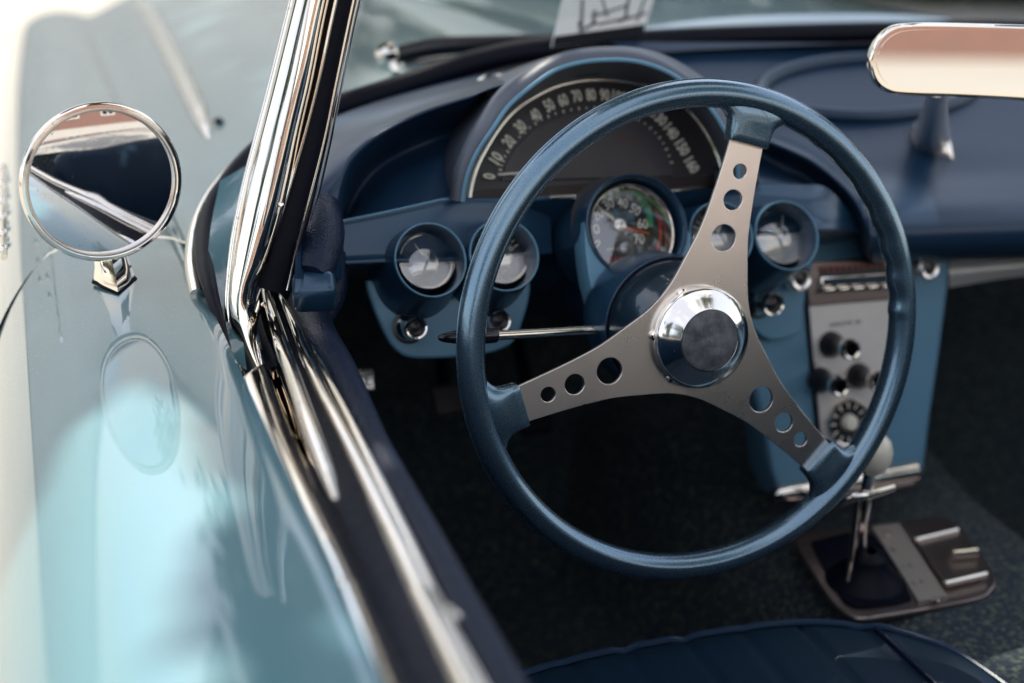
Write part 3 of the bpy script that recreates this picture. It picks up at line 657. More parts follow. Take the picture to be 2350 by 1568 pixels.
# ---- small gauges
def gauge(cx, cy, rx, ry, dx, dy, drx, words, needle):
    n = Vector((.02, -.89, .45)).normalized()
    o = PY(cx, cy, .150); f = Fr(o, n); rg = abs(f.px(cx-rx, cy)[0]); e = f.px(cx, cy-ry)[1]/rg
    g = latheo('gauge', f, [(rg*.90, -.050), (rg*.90, -.02), (rg*.93, -.004), (rg*.955, .0008), (rg*.985, .0008), (rg, -.001), (rg*1.03, -.010), (rg*1.12, -.030), (rg*1.28, -.065)], M['dashpaint'], car, sy=e, seg=64)
    latheo('rim_edge', f, [(rg*.945, -.0005), (rg*.96, .0016), (rg*.985, .0016), (rg*1.0, -.0008)], M['panel'], g, sy=e, seg=64)
    d = Fr(PP(dx, dy, o-n*.030, n), n); rdl = abs(d.px(dx-drx, dy)[0])
    latheo('bezel', d, [(rdl*1.10, -.004), (rdl*1.09, .004), (rdl*1.04, .0065), (rdl*.99, .004), (rdl*.97, -.002)], M['chrome'], g, seg=56)
    up = [(rdl*math.cos(t), rdl*math.sin(t)) for t in [math.pi*k/30 for k in range(31)]]
    plate('dial_face', d, [up], .003, M['dialdark'], g, z=0)
    dn = [(rdl*math.cos(t), rdl*math.sin(t)) for t in [math.pi+math.pi*k/30 for k in range(31)]]
    plate('lens_glare_plate', d, [dn], .005, M['silver'], g, z=.0015)  # silver half-disc stands in for sky reflected in the lens
    bm = bmesh.new(); box(bm, d, -rdl*.98, rdl*.98, -.0012, .0016, .001, .004, .0004); bm_obj('divider', bm, M['silver'], g)
    bm = bmesh.new()
    for k in range(9):
        t = R(28+124*k/8); c, s = math.cos(t), math.sin(t); f2 = Fr(d.p(rdl*.8*c, rdl*.8*s, .0006), n); f2.r = (d.r*(-s)+d.u*c); f2.u = d.r*c+d.u*s
        l = .0035 if k % 4 == 0 else .002; box(bm, f2, -.0005, .0005, -l, l, 0, .0004)
    bm_obj('scale_marks', bm, M['cream'], g, False)
    bm = bmesh.new()
    for s, t in words:
        t = R(t); join_me(bm, text_mesh(s, d, rdl*.52*math.cos(t), rdl*.55*math.sin(t), .0042, wid=.0022*len(s)+.001, rot=t-math.pi/2, z=.001, bold=.01))
    if bm.verts: bm_obj('numerals', bm, M['cream'], g, False)
    else: bm.free()
    t = R(needle); bm = bmesh.new(); tube(bm, [d.p(0, .001, .004), d.p(rdl*.75*math.cos(t), rdl*.75*math.sin(t), .004)], [.0011, .0005], seg=6); bm_obj('needle', bm, M['cream'], g)
    bm = bmesh.new(); lathe(bm, d, [(rdl*.99, .0045), (rdl*.6, .010), (rdl*.25, .0125), (.0003, .013)], seg=48); bm_obj('lens', bm, M['lens'], g)
    return g
GW = [('temperature', (('100', 140), ('180', 90), ('240', 40)), 120)]
gauge(988, 597, 84, 87, 976, 601, 62, (('100', 150), ('180', 90), ('240', 30)), 118)
gauge(1157, 586, 81, 84, 1148, 590, 60, (('30', 148), ('0', 90), ('30', 32)), 96)
gauge(1655, 540, 74, 79, 1642, 543, 58, (('0', 150), ('30', 90), ('60', 30)), 60)
gauge(1805, 541, 74, 81, 1789, 543, 58, (('E', 150), ('½', 90), ('F', 30)), 75)

# ---- lower panels
pn = Vector((0, -.965, .26)).normalized()
po = PY(1030, 730, .185); pf = Fr(po, pn)
L = [z3(*q) for q in ((362, 650), (420, 700), (520, 742), (640, 765), (760, 760), (860, 738), (960, 720), (1080, 712), (1180, 690), (1262, 645), (1258, 740), (1225, 860), (1185, 960), (1110, 1012), (1000, 1040), (820, 1058), (640, 1062), (560, 1045), (495, 985), (450, 900), (400, 780))]
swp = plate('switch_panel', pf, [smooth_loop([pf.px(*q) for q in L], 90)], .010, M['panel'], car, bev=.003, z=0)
def knob(basepx, frontpx, r_px, parent, fr, name='pull_knob', stem=.028, dark=True):
    b = PP(*basepx, fr.o, fr.n); f0 = Fr(b, fr.n)
    # the knob axis is square to its panel; length follows from where its front sits
    k = Fr(b+fr.n*stem, fr.n); r = r_px/FPX*((k.o-CAM).dot(CF))
    g = latheo(name, Fr(b, fr.n), [(r*1.25, 0), (r*1.25, .004), (r*1.1, .006), (r*.95, .008), (r*.88, .012), (r*.80, stem*.55), (r*.92, stem*.7), (r*1.0, stem*.82), (r, stem-.002), (r*.93, stem+.001), (r*.80, stem+.0005), (r*.76, stem-.002)], M['chromeold'], parent, seg=40)
    latheo('knob_face', Fr(b, fr.n), [(r*.77, stem-.0018), (r*.6, stem-.003), (r*.25, stem-.001), (.0002, stem)], M['plastic'], g, seg=32)
    latheo('knob_collar', Fr(b, fr.n), [(r*1.5, .0002), (r*1.5, .0018), (r*1.2, .0022)], M['plastic'], g, seg=32)
    return g
knob((938, 750), None, 27, swp, pf); knob((1126, 735), None, 27, swp, pf)
bm = bmesh.new()
for s, x, y in (('LIGHTS', 935, 728), ('WIPER', 1126, 712)):
    q = pf.px(x, y); join_me(bm, text_mesh(s, pf, q[0], q[1], .0026, wid=.012, z=.0006))
bm.free()

# console
cn_ = Vector((.03, -.985, .17)).normalized()
co = PY(1960, 850, .235); cf = Fr(co, cn_)
L = [(1690, 560), (2172, 560), (2168, 660), (2150, 800), (2128, 950), (2112, 1080), (1800, 1130), (1782, 1080), (1768, 1000), (1740, 880), (1712, 780), (1695, 700)]
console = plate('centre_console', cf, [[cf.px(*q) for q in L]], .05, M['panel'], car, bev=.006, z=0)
L = [(1690, 625), (1850, 600), (1845, 640), (1835, 735), (1825, 762), (1770, 775), (1725, 745), (1700, 700)]
ign = plate('switch_panel', cf, [smooth_loop([cf.px(*q, .012) for q in L], 60)], .012, M['panel'], car, bev=.003, z=.014)
kf = Fr(cf.o+cf.n*.014, cf.n)
knob((1738, 690), None, 28, ign, kf, name='ignition_knob', stem=.032)
# radio and heater face
L = [(1843, 625), (2046, 612), (2044, 700), (2036, 850), (2020, 1000), (2000, 1040), (1905, 1050), (1880, 1000), (1866, 850), (1852, 700)]
heater = plate('heater_panel', cf, [[cf.px(*q) for q in L]], .006, M['facesilver'], console, bev=.001, z=.006)
L2 = [(1836, 618), (2052, 602), (2052, 700), (2044, 850), (2028, 1010), (2004, 1052), (1898, 1062), (1872, 1004), (1858, 850), (1845, 700)]
plate('panel_surround', cf, [[cf.px(*q) for q in L2]], .004, M['dark'], console, z=.0025)
radio = plate('radio', cf, [[cf.px(*q) for q in [(1842, 605), (2056, 590), (2056, 680), (1848, 697)]]], .008, M['bronze'], car, bev=.002, z=.010)
plate('tuning_scale', cf, [[cf.px(*q) for q in [(1870, 612), (2040, 600), (2040, 622), (1870, 634)]]], .003, M['dialblack'], radio, z=.012)
plate('radio_bar', cf, [[cf.px(*q) for q in [(1868, 636), (2042, 624), (2042, 644), (1868, 656)]]], .008, M['chrome'], radio, bev=.002, z=.017)
q0, q1 = cf.px(2010, 610), cf.px(1897, 618)
bm = bmesh.new()
for k in range(11):
    q = cf.px(1885+k*14, 617-k*1.0, .012); box(bm, Fr(cf.p(q[0], q[1], .0125), cf.n), -.0006, .0006, -.003, .003, 0, .0004)
bm_obj('tuning_marks', bm, M['red'], radio, False)
for k in range(5):
    x = 1895+k*33; y = 664-k*1.9; q = cf.px(x, y, .012)
    bm = bmesh.new(); box(bm, Fr(cf.p(q[0], q[1], .012), cf.n), -.0058, .0058, -.0034, .0034, 0, .010, .002); bm_obj('push_button', bm, M['chrome'], radio)
def ringknob(px, py, r_px, parent, h, name='tuning_knob', z0=.008):
    q = cf.px(px, py, h); f = Fr(cf.p(q[0], q[1], 0), cf.n); r = r_px/FPX*((f.o-CAM).dot(CF))
    g = latheo(name, f, [(r*.6, z0-.004), (r*.6, h*.6), (r, h*.7), (r*1.0, h), (r*.8, h+.002), (r*.55, h+.001), (r*.5, h-.002)], M['silver'], parent, seg=36)
    latheo('knob_face', f, [(r*.52, h-.002), (.0002, h-.001)], M['plastic'], g, seg=24)
    return g
ringknob(1838, 640, 30, radio, .035); ringknob(2133, 616, 28, radio, .035)
for x, y in ((1905, 790), (1880, 872), (1968, 862)):
    b = PP(x-0, y, cf.o+cf.n*.006, cf.n); f = Fr(b, cf.n)
    g = latheo('heater_knob', f, [(.014, 0), (.0135, .006), (.010, .012), (.0085, .018), (.009, .026), (.0105, .030), (.0105, .037), (.009, .040), (.0075, .040), (.007, .038)], M['plastic'], heater, seg=32)
    latheo('knob_ring', f, [(.0104, .031), (.0112, .033), (.0112, .039), (.0096, .0415), (.0078, .0405), (.0076, .038)], M['chrome'], g, seg=32)
for s, x, y, wd in (('DEFROSTER  AIR', 1940, 742, .038), ('HEAT', 1872, 836, .009), ('FAN', 1965, 824, .009)):
    q = cf.px(x, y, .006); link('lettering', text_mesh(s, cf, q[0], q[1], .0042, wid=wd, z=.0064), M['plastic'], heater, False)
# clock
kf2 = Fr(PP(1942, 968, cf.o+cf.n*.006, cf.n), cf.n)
clock = latheo('clock', kf2, [(.026, 0), (.026, .006), (.0245, .008), (.023, .007), (.0225, .004)], M['chromeold'], car, seg=48)
latheo('clock_face', kf2, [(.0228, .0042), (.0002, .0042)], M['dialdark'], clock, seg=40)
bm = bmesh.new()
for k in range(12):
    t = R(30*k); f2 = Fr(kf2.p(.0185*math.cos(t), .0185*math.sin(t), .0046), cf.n); f2.r = (kf2.r*(-math.sin(t))+kf2.u*math.cos(t)); f2.u = kf2.r*math.cos(t)+kf2.u*math.sin(t)
    box(bm, f2, -.0009, .0009, -.003, .003, 0, .0005)
bm_obj('hour_marks', bm, M['cream'], clock, False)
latheo('clock_hub', kf2, [(.0095, .004), (.0085, .010), (.006, .0125), (.0002, .013)], M['cream'], clock, seg=32)
# chrome bar under the console
a, b = PY(1775, 1136, .20), PY(2108, 1078, .20)
tubeo('console_bar', [a, a.lerp(b, .03), a.lerp(b, .97), b], [.006, .0095, .0115, .006], M['chrome'], console, seg=20)
tubeo('console_bar_lower', [PY(1830, 1150, .22), PY(2090, 1110, .22)], .006, M['bronze'], console, seg=12)
# passenger bright trim panel
surf('passenger_trim_panel', [yrow([(2178, 596, .28), (2350, 582, .28), (2700, 556, .28)]), yrow([(2178, 626, .265), (2350, 610, .265), (2700, 580, .265)]), yrow([(2178, 660, .275), (2350, 634, .275), (2700, 600, .275)])], mat('bright_alloy', (.78, .76, .74), .3, .4), dash, 20, 12)

# ---------------------------------------------------------------- steering wheel
wc = Vector((-.3493, .0193, .8250)); wy, wp, wr = .02268, .1307, 1.2806
wn = Vector((math.sin(wy)*math.cos(wp), -math.cos(wy)*math.cos(wp), math.sin(wp)))
wf = Fr(wc, wn)
if wf.r.x < 0: wf.r = -wf.r; wf.u = -wf.u
RW = .2
wheel = bpy.data.objects.new('steering_wheel', None); sc.collection.objects.link(wheel); wheel.parent = car
bm = bmesh.new(); N = 360; rings = []
for i in range(N):
    t = 2*math.pi*i/N; er = Vector((math.cos(t), math.sin(t)))
    # finger grips on the inner side, faded out near the spokes
    rr2 = []
    fg = 0
    for k in range(3):
        d = (t-(wr+k*2*math.pi/3)) % (2*math.pi); d = min(d, 2*math.pi-d); fg = max(fg, max(0, 1-(d/.20)**2))
    gz = max(0, math.cos((t-(wr-R(88)))*.5))**10
    grip = .0013*math.cos(t*42)*(1-fg)*gz
    for k in range(20):
        a = 2*math.pi*k/20; ca, sa = math.cos(a), math.sin(a)
        rad = .0112+(.0004 if ca > 0 else 0)
        x = ca*rad; z = sa*.0128
        if ca < -.1: x -= grip*(-ca)**.8; 
        rr2.append(wf.p((RW+x)*er.x, (RW+x)*er.y, z))
    rings.append(rr2)
loft(bm, rings, closed_u=True, closed_v=True)
rim = bm_obj('rim', bm, M['wheelblue'], wheel, True, None)
seamp = [wf.p((RW+.0118)*math.cos(2*math.pi*i/180), (RW+.0118)*math.sin(2*math.pi*i/180), 0) for i in range(180)]
tubeo('rim_seam', seamp, .0007, M['wheelblue'], rim, closed=True, seg=6)
def rot2(x, y, a): return (x*math.cos(a)-y*math.sin(a), x*math.sin(a)+y*math.cos(a))
for k in range(3):
    a = wr+k*2*math.pi/3
    # collar: flares from the rim to a flat rectangular socket
    secs = []
    for r, hw, ht, pw in ((.2035, .058, .0060, 2.0), (.197, .046, .0085, 2.0), (.191, .034, .0098, 2.2), (.186, .0262, .0100, 2.6), (.181, .0215, .0094, 3.5), (.176, .0195, .0088, 5), (.170, .0187, .0082, 7), (.1645, .0183, .0078, 9), (.1635, .0177, .0072, 9)):
        sec = []; bl = max(0, min(1, (r-.170)/.02))
        for q in range(40):
            t = 2*math.pi*q/40; c, s = math.cos(t), math.sin(t)
            x = hw*math.copysign(abs(c)**(2/pw), c); z = ht*math.copysign(abs(s)**(2/pw), s)
            rad = r-bl*(RW-math.sqrt(RW*RW-x*x)); X, Y = rot2(rad, x, a); sec.append(wf.p(X, Y, z))
        secs.append(sec)
    bm = bmesh.new(); V = loft(bm, secs, closed_u=True); bm.faces.new(V[-1]); bm.faces.new(V[0])
    bm_obj('spoke_socket', bm, M['wheelblue'], wheel, True, 50)
# spokes: one plate outline per spoke out to the hub, with three holes
for k in range(3):
    a = wr+k*2*math.pi/3
    half = [(.167, .0150), (.150, .0160), (.130, .0175), (.110, .0195), (.090, .0222), (.075, .0258), (.062, .0296), (.050, .0330), (.0375, .0372), (.0250, .0433)]
    up = [rot2(x, y, a) for x, y in half]; dnn = [rot2(x, -y, a) for x, y in half][::-1]
    inner = [rot2(*rot2(.030, 0, t), a) for t in [R(-60), R(-30), 0, R(30), R(60)]]
    up_s = [(v.x, v.y) for v in curve([(p[0], p[1], 0) for p in up], 26)]
    dn_s = [(v.x, v.y) for v in curve([(p[0], p[1], 0) for p in dnn], 26)]
    loop = up_s+[rot2(.0002, 0, a)]+dn_s
    holes = []
    for r, hr in ((.1405, .0067), (.1165, .0090), (.0845, .0116)):
        cx, cy = rot2(r, 0, a); holes.append(circ(cx, cy, hr, 48))
    plate('spoke', wf, [loop]+holes, .0032, M['steel'], wheel, bev=.0004, z=.0016)
# hub cap and horn button
latheo('hub_bezel', wf, [(.0395, .000), (.0425, .002), (.0432, .006), (.0428, .0085), (.0405, .0115), (.034, .0155), (.0275, .0195), (.0262, .0205), (.0254, .0200)], mat('polished_hub', (.95, .91, .86), .11, 1, noise=(420, (.75, .70, .66), .66, .72, .2), bump=[('noise', 25, .03, .003)]), wheel, seg=96)
latheo('horn_button', wf, [(.0256, .0195), (.0253, .0216), (.0235, .0224), (.012, .0232), (.0002, .0236)], M['button'], wheel, seg=64)
for t in (112, 172, 292, 232):
    latheo('hub_bolt', Fr(wf.p(.0408*math.cos(R(t)), .0408*math.sin(R(t)), .0016), wn), [(.0048, 0), (.0046, .0026), (.0030, .0032), (.0026, .0016), (.0002, .0014)], M['chrome'], wheel, seg=20)
# adapter + column
latheo('hub_adapter', wf, [(.046, -.001), (.047, -.006), (.050, -.012), (.0545, -.024), (.0575, -.040), (.0585, -.052), (.058, -.056)], M['domeblue'], wheel, seg=72)
column = latheo('steering_column', wf, [(.0560, -.053), (.0605, -.056), (.0615, -.064), (.061, -.095), (.056, -.115), (.040, -.14), (.032, -.30), (.032, -.5)], M['dashpaint'], car, seg=64)
latheo('column_ring', wf, [(.0588, -.0525), (.0602, -.0545), (.0590, -.0565)], M['dark'], column, seg=64)
# turn signal
n0 = PD(1398, 756, 1.235); n1 = PD(1135, 770, 1.19); n2 = PD(1005, 776, 1.165)
lever = bpy.data.objects.new('turn_signal_lever', None); sc.collection.objects.link(lever); lever.parent = car
tubeo('lever_rod', [n0, n1], [.0042, .0042], M['chrome'], lever, seg=20)
d = (n2-n1)
tubeo('lever_tip', [n1-d*.02, n1, n1+d*.3, n1+d*.6, n1+d*.85, n1+d*.96, n1+d], [.0050, .0062, .0068, .0060, .0042, .0026, .0006], M['black'], lever, n=30, seg=20)
bm = bmesh.new(); dd = (n0-n1).normalized(); tube(bm, [n0-dd*.001, n0+dd*.010], .0078, seg=6); bm_obj('lever_nut', bm, M['chromeold'], lever, True, 20)
tubeo('lever_stub', [n0+dd*.010, n0+dd*.04], .0045, M['dark'], lever, seg=12)

# ---------------------------------------------------------------- rear view mirror
mo = PD(2240, 140, 1.22); mnn = Vector((-.30, -.94, .045)).normalized(); rm = Fr(mo, mnn)
RL = [(2003, 150), (2008, 120), (2022, 92), (2045, 72), (2075, 63), (2150, 61), (2350, 66), (2450, 70), (2490, 90), (2500, 150), (2490, 215), (2440, 232), (2350, 224), (2200, 216), (2080, 212), (2040, 205), (2015, 185)]
RLl = [rm.px(*q) for q in RL]
rear_mirror = plate('rear_view_mirror', rm, [smooth_loop(RLl, 90)], .014, M['chrome'], car, bev=.003, z=0)
cx = sum(p[0] for p in RLl)/len(RLl); cy = sum(p[1] for p in RLl)/len(RLl)
plate('mirror_glass', rm, [smooth_loop([(p[0]+(cx-p[0])/abs(cx-p[0]+1e-9)*.0026 if abs(p[0]-cx) > .03 else p[0], p[1]+(cy-p[1])/abs(cy-p[1]+1e-9)*.0028) for p in RLl], 90)], .002, mat('mirror_silvering', (.86, .85, .84), .01, 1), rear_mirror, z=.0008)
S0 = PD(2152, 200, 1.29); E_ = PY(2136, 322, yv(322)-.004)
tubeo('mirror_stem', [S0, S0.lerp(E_, .3), S0.lerp(E_, .65), E_], [.0095, .0115, .0155, .021], M['silver'], rear_mirror, n=30, seg=24)
tubeo('stem_foot', [PY(2094, 288, yv(288)-.002), PY(2112, 304, yv(304)-.004), PY(2138, 326, yv(326)-.006), PY(2166, 350, yv(350)-.004), PY(2186, 366, yv(366)-.002)], [.002, .015, .0215, .012, .001], M['silver'], rear_mirror, n=30, seg=24)

# ---------------------------------------------------------------- wiper (outside the glass)
wa = [PY(905, 128, .60), PY(1000, 108, .60), PY(1150, 98, .60), PY(1290, 88, .61)]
wiper = tubeo('wiper', wa, [.010, .011, .009, .006], M['black'], car, n=30, seg=10)
tubeo('wiper_blade', [PY(925, 150, .62), PY(1050, 135, .62), PY(1180, 112, .62)], [.006, .008, .008], M['silver'], wiper, n=20, seg=8)
latheo('pivot_cap', Fr(PY(890, 125, .60), (-.3, -.5, .8)), [(.014, -.01), (.014, .004), (.010, .010), (.0003, .012)], M['chrome'], wiper, seg=24)
latheo('pivot_nut', Fr(PY(908, 155, .59), (-.1, -.8, .5)), [(.008, -.01), (.008, .006), (.0003, .009)], M['chromeold'], wiper, seg=6)

# ---------------------------------------------------------------- floor, tunnel, seat, shifter
def carpet(name, rows, nu=80, nv=60):
    return surf(name, rows, M['carpet'], car, nu, nv, angle=None)
ys = [.62, .45, .30, .15, 0, -.15, -.4, -.8, -1.2]
rows = []
for y in ys:
    zt = .50+(.03 if y > .3 else 0); w_ = .13+(.06*max(0, y) / .6)
    rows.append([Vector((x, y, z)) for x, z in ((-.70, .31), (-.45, .30), (-w_-.10, .305), (-w_-.05, .36), (-w_-.02, .45), (-w_+.02, zt-.008), (-.05, zt+.004), (.05, zt+.004), (w_-.02, zt-.008), (w_+.02, .45), (w_+.05, .36), (w_+.10, .305), (.45, .30), (.70, .31))])
carpet('carpet', rows, 120, 60)
bm = bmesh.new()
loft(bm, [[Vector((-.75, .55, .30)), Vector((.75, .55, .30))], [Vector((-.70, .80, .55)), Vector((.70, .80, .55))], [Vector((-.60, .64, .86)), Vector((.60, .64, .86))]])
bm_obj('toe_board', bm, M['carpet'], car, False)
for X in (.70,):
    bm = bmesh.new(); loft(bm, [[Vector((X, -1.2, .84)), Vector((X, .60, .84))], [Vector((X, -1.2, .25)), Vector((X, .85, .25))]]); bm_obj('inner_door_panel', bm, M['vinyl'], car, False)
bm = bmesh.new(); loft(bm, [[Vector((-.72, .12, .84)), Vector((-.66, .45, .88)), Vector((-.62, .62, .88))], [Vector((-.72, .12, .25)), Vector((-.68, .45, .25)), Vector((-.68, .85, .25))]]); bm_obj('kick_panel', bm, M['vinyl'], car, False)
bm = bmesh.new(); loft(bm, [[Vector((-.8, -1.15, .84)), Vector((.8, -1.15, .84))], [Vector((-.8, -1.1, .25)), Vector((.8, -1.1, .25))]]); bm_obj('rear_bulkhead', bm, M['carpet'], car, False)
# toe board / pedals
def pedal(cx, cy, Y, wpx, hpx, m, label=None):
    f = Fr(PY(cx, cy, Y), Vector((0, -.85, .5)).normalized()); sx = wpx/FPX*((f.o-CAM).dot(CF))/2; sy = hpx/FPX*((f.o-CAM).dot(CF))/2
    bm = bmesh.new(); box(bm, f, -sx, sx, -sy, sy, -.012, 0, .004)
    for k in range(5): box(bm, f, -sx*.85+k*sx*.36, -sx*.85+k*sx*.36+sx*.18, -sy*.7, sy*.7, .0, .003)
    o = bm_obj('pedal', bm, m, car); 
    tubeo('pedal_arm', [f.p(0, sy*.5, -.01), f.p(.01, .12, -.05), f.p(.02, .25, -.06)], .008, M['dark'], o, seg=8)
    return o
pedal(1032, 915, .50, 80, 70, mat('pedal_rubber', (.03, .025, .03), .5))
pedal(1230, 960, .50, 80, 70, M['rubber'])
# brake release handle
f = Fr(PY(822, 874, .30), Vector((-.1, -.9, .4)).normalized())
bm = bmesh.new(); box(bm, f, -.030, .016, -.011, .011, -.006, 0, .002)
brake = bm_obj('brake_handle', bm, M['silver'], car)
bm = bmesh.new(); join_me(bm, text_mesh('BRAKE', f, -.006, 0, .010, wid=.036, z=.0006, bold=.03)); bm_obj('lettering', bm, M['plastic'], brake, False)
tubeo('handle_shaft', [f.p(0, 0, -.006), f.p(-.01, .02, -.12)], .006, M['dark'], brake, seg=10)
# shift plate
sp0 = Vector((-.03, .09, .512)); spn = Vector((.0, -.06, 1)).normalized()
PLt = [(1827, 1238), (1850, 1222), (2000, 1206), (2150, 1188), (2180, 1192), (2215, 1228), (2265, 1295), (2282, 1330), (2272, 1352), (2245, 1370), (2120, 1395), (1990, 1415), (1955, 1410), (1915, 1380), (1880, 1330), (1845, 1275)]
pfr = Fr(sp0, spn, up=Vector((0, 1, 0)))
splate = plate('shift_plate', pfr, [smooth_loop([pfr.px(*q) for q in PLt], 90)], .006, M['bronze'], car, bev=.002, z=0)
q = [pfr.px(*p) for p in ((1868, 1262), (1880, 1244), (2000, 1232), (2082, 1360), (2075, 1385), (1985, 1398), (1950, 1392), (1925, 1365))]
boot = plate('shift_boot', pfr, [smooth_loop(q, 60)], .006, M['rubber'], splate, z=.003)
bt = PD(1978, 1340, 1.0); bc = PP(1985, 1335, sp0, spn)
latheo('boot_cone', Fr(bc, spn, up=Vector((0, 1, 0))), [(.040, .001), (.030, .012), (.022, .020), (.019, .030), (.010, .034), (.008, .036)], M['rubber'], splate, seg=24)
q = [pfr.px(*p) for p in ((2000, 1216), (2062, 1208), (2172, 1376), (2108, 1388))]
plate('shift_pattern_strip', pfr, [q], .004, mat('dull_strip', (.42, .38, .34), .5, .5), splate, z=.004)
bm = bmesh.new()
for s, x, y in (('R', 2050, 1262), ('1  3', 2080, 1300), ('2  4', 2105, 1338)):
    a_ = pfr.px(x, y, .004); join_me(bm, text_mesh(s, pfr, a_[0], a_[1], .006, z=.0045, rot=R(5)))
bm_obj('lettering', bm, M['plastic'], splate, False)
for x, y in ((2035, 1228), (2148, 1380)): 
    a_ = pfr.px(x, y, .004); latheo('screw', Fr(pfr.p(*a_, .004), spn, up=Vector((0, 1, 0))), [(.004, 0), (.0035, .002), (.0003, .003)], M['chrome'], splate, seg=14)
q = [pfr.px(*p) for p in ((2098, 1242), (2195, 1212), (2262, 1320), (2165, 1342))]
lid = plate('ashtray_lid', pfr, [q], .004, M['bronze'], splate, z=.005, bev=.001)
for A, B in (((2100, 1240), (2196, 1217)), ((2168, 1340), (2262, 1318))):
    tubeo('lid_bead', [pfr.p(*pfr.px(*A, .006), .006), pfr.p(*pfr.px(*B, .006), .006)], .0035, M['chrome'], splate, seg=12)
tubeo('lid_pull', [pfr.p(*pfr.px(2185, 1272, .01), .010), pfr.p(*pfr.px(2240, 1266, .01), .010)], .0055, M['chrome'], splate, seg=12)
# shifter
shifter = bpy.data.objects.new('gear_shifter', None); sc.collection.objects.link(shifter); shifter.parent = car
top_ = PY(2004, 1040, .06); 
tubeo('shift_lever', [bc+spn*.02, PD(1972, 1250, (bc-CAM).dot(CF)-.03), PD(1985, 1150, (top_-CAM).dot(CF)+.02), top_], [.0075, .007, .006, .0055], M['chrome'], shifter, n=24, seg=16)
latheo('shift_knob', Fr(top_, (0, 0, 1), up=Vector((0, 1, 0))), [(.006, -.022), (.012, -.018), (.0175, -.008), (.0185, .002), (.016, .012), (.010, .018), (.0003, .0205)], M['ivory'], shifter, seg=32)
a_ = PD(1930, 1158, (top_-CAM).dot(CF)+.015); b_ = PD(2050, 1118, (top_-CAM).dot(CF)+.02)
tubeo('reverse_lockout_lever', [a_, PD(1955, 1142, (top_-CAM).dot(CF)+.01), PD(1990, 1135, (top_-CAM).dot(CF)+.01), b_], [.003, .0045, .005, .004], M['chrome'], shifter, n=20, seg=12)
tubeo('lockout_rod', [PD(1968, 1140, (top_-CAM).dot(CF)+.01), PD(1948, 1330, (bc-CAM).dot(CF)-.03)], .003, M['chrome'], shifter, seg=10)

# seat
zS = .53
def sz(pts, z=zS): return [PZ(x, y, z) for x, y in pts]
rowsS = []
X0, X1 = -.63, -.118
seatN = 90
def seat_pt(i, j):
    x = X0+(X1-X0)*i/(seatN-1); v = j/(59)
    xe = (x-(X0+X1)/2)/((X1-X0)/2)
    y_front = .040-.14*abs(xe)**5-.02*xe*xe
    y = y_front-v*.52
    edge = min(1, (1-abs(xe))/.12); fe = min(1, v/.09)
    z = .515+.035*math.sqrt(max(0, 1-(1-edge)**2))*1.0
    z = z-.05*(1-math.sqrt(max(0, 1-(1-fe)**2)))
    inner = max(0, min(1, (.74-abs(xe))/.04))
    if inner > 0 and v > .0:
        z += -.004*inner-.003*inner*abs(math.sin(math.pi*(xe+1)/2*9))**.3*0
        z -= .004*inner*(1-min(1, abs(math.sin(math.pi*(x-X0)/.055))*3.5))
    return Vector((x, y, z-.02*v))
bm = bmesh.new()
V = [[bm.verts.new(seat_pt(i, j)) for i in range(seatN)] for j in range(60)]
skirt = [bm.verts.new(Vector((v.co.x, v.co.y-.02, .34))) for v in V[0]]
for j in range(59):
    for i in range(seatN-1): bm.faces.new((V[j][i], V[j][i+1], V[j+1][i+1], V[j+1][i]))
for i in range(seatN-1): bm.faces.new((skirt[i], skirt[i+1], V[0][i+1], V[0][i]))
sk = [bm.verts.new(Vector((V[j][-1].co.x, V[j][-1].co.y, .34))) for j in range(60)]
for j in range(59): bm.faces.new((V[j][-1], V[j+1][-1], sk[j+1], sk[j]))
seat = bm_obj('driver_seat', bm, M['seat'], car, True, None)
pp = [seat_pt(i, 3)+Vector((0, 0, .003)) for i in range(0, seatN)]
pr = [seat_pt(seatN-3, j)+Vector((0, 0, .002)) for j in range(4, 60)]
tubeo('seat_piping', pp[::2][:-1]+pr[2::3], .0035, M['vinyl'], seat, n=160, seg=8)
bp = [seat_pt(int((seatN-1)*.87), j)+Vector((0, 0, .002)) for j in range(4, 60)]
tubeo('seam_piping', bp[::3], .0025, M['leather'], seat, n=60, seg=8)
# seat back, seen in mirrors
for X in (-.37, .37):
    bm = bmesh.new(); f = Fr(Vector((X, -.62, .70)), Vector((0, 1, .2)).normalized()); box(bm, f, -.25, .25, -.22, .2, -.06, .06, .04); bm_obj('seat_back', bm, M['seat'], car)

# ---------------------------------------------------------------- show card behind the windshield
cdn = Vector((.15, -.95, .25)).normalized(); cdo = PY(1380, 85, .50); cdf = Fr(cdo, cdn)
LQ = [cdf.px(*q) for q in ((1266, 108), (1306, -60), (1520, -60), (1474, 82))]
card = plate('show_card', cdf, [LQ], .0016, mat('card_paper', (.80, .80, .78), .6, noise=(9, (.68, .70, .70), .4, .65, 0)), None, z=0)
tag(card, 'grey printed show card standing on the dash behind the windshield, dark strip along its foot', 'card')
LB = [cdf.px(*q) for q in ((1267, 107), (1272, 84), (1480, 56), (1473, 83))]
plate('foot_strip', cdf, [LB], .002, M['rubber'], card, z=.0015)
bm = bmesh.new()
for s, x, y, h, r_ in (('TG', 1330, 55, .020, 5), ('SHOW', 1420, 20, .016, 5)):
    q = cdf.px(x, y); join_me(bm, text_mesh(s, cdf, q[0], q[1], h, z=.001, rot=R(r_), bold=.0))
bm.free()
bm = bmesh.new()
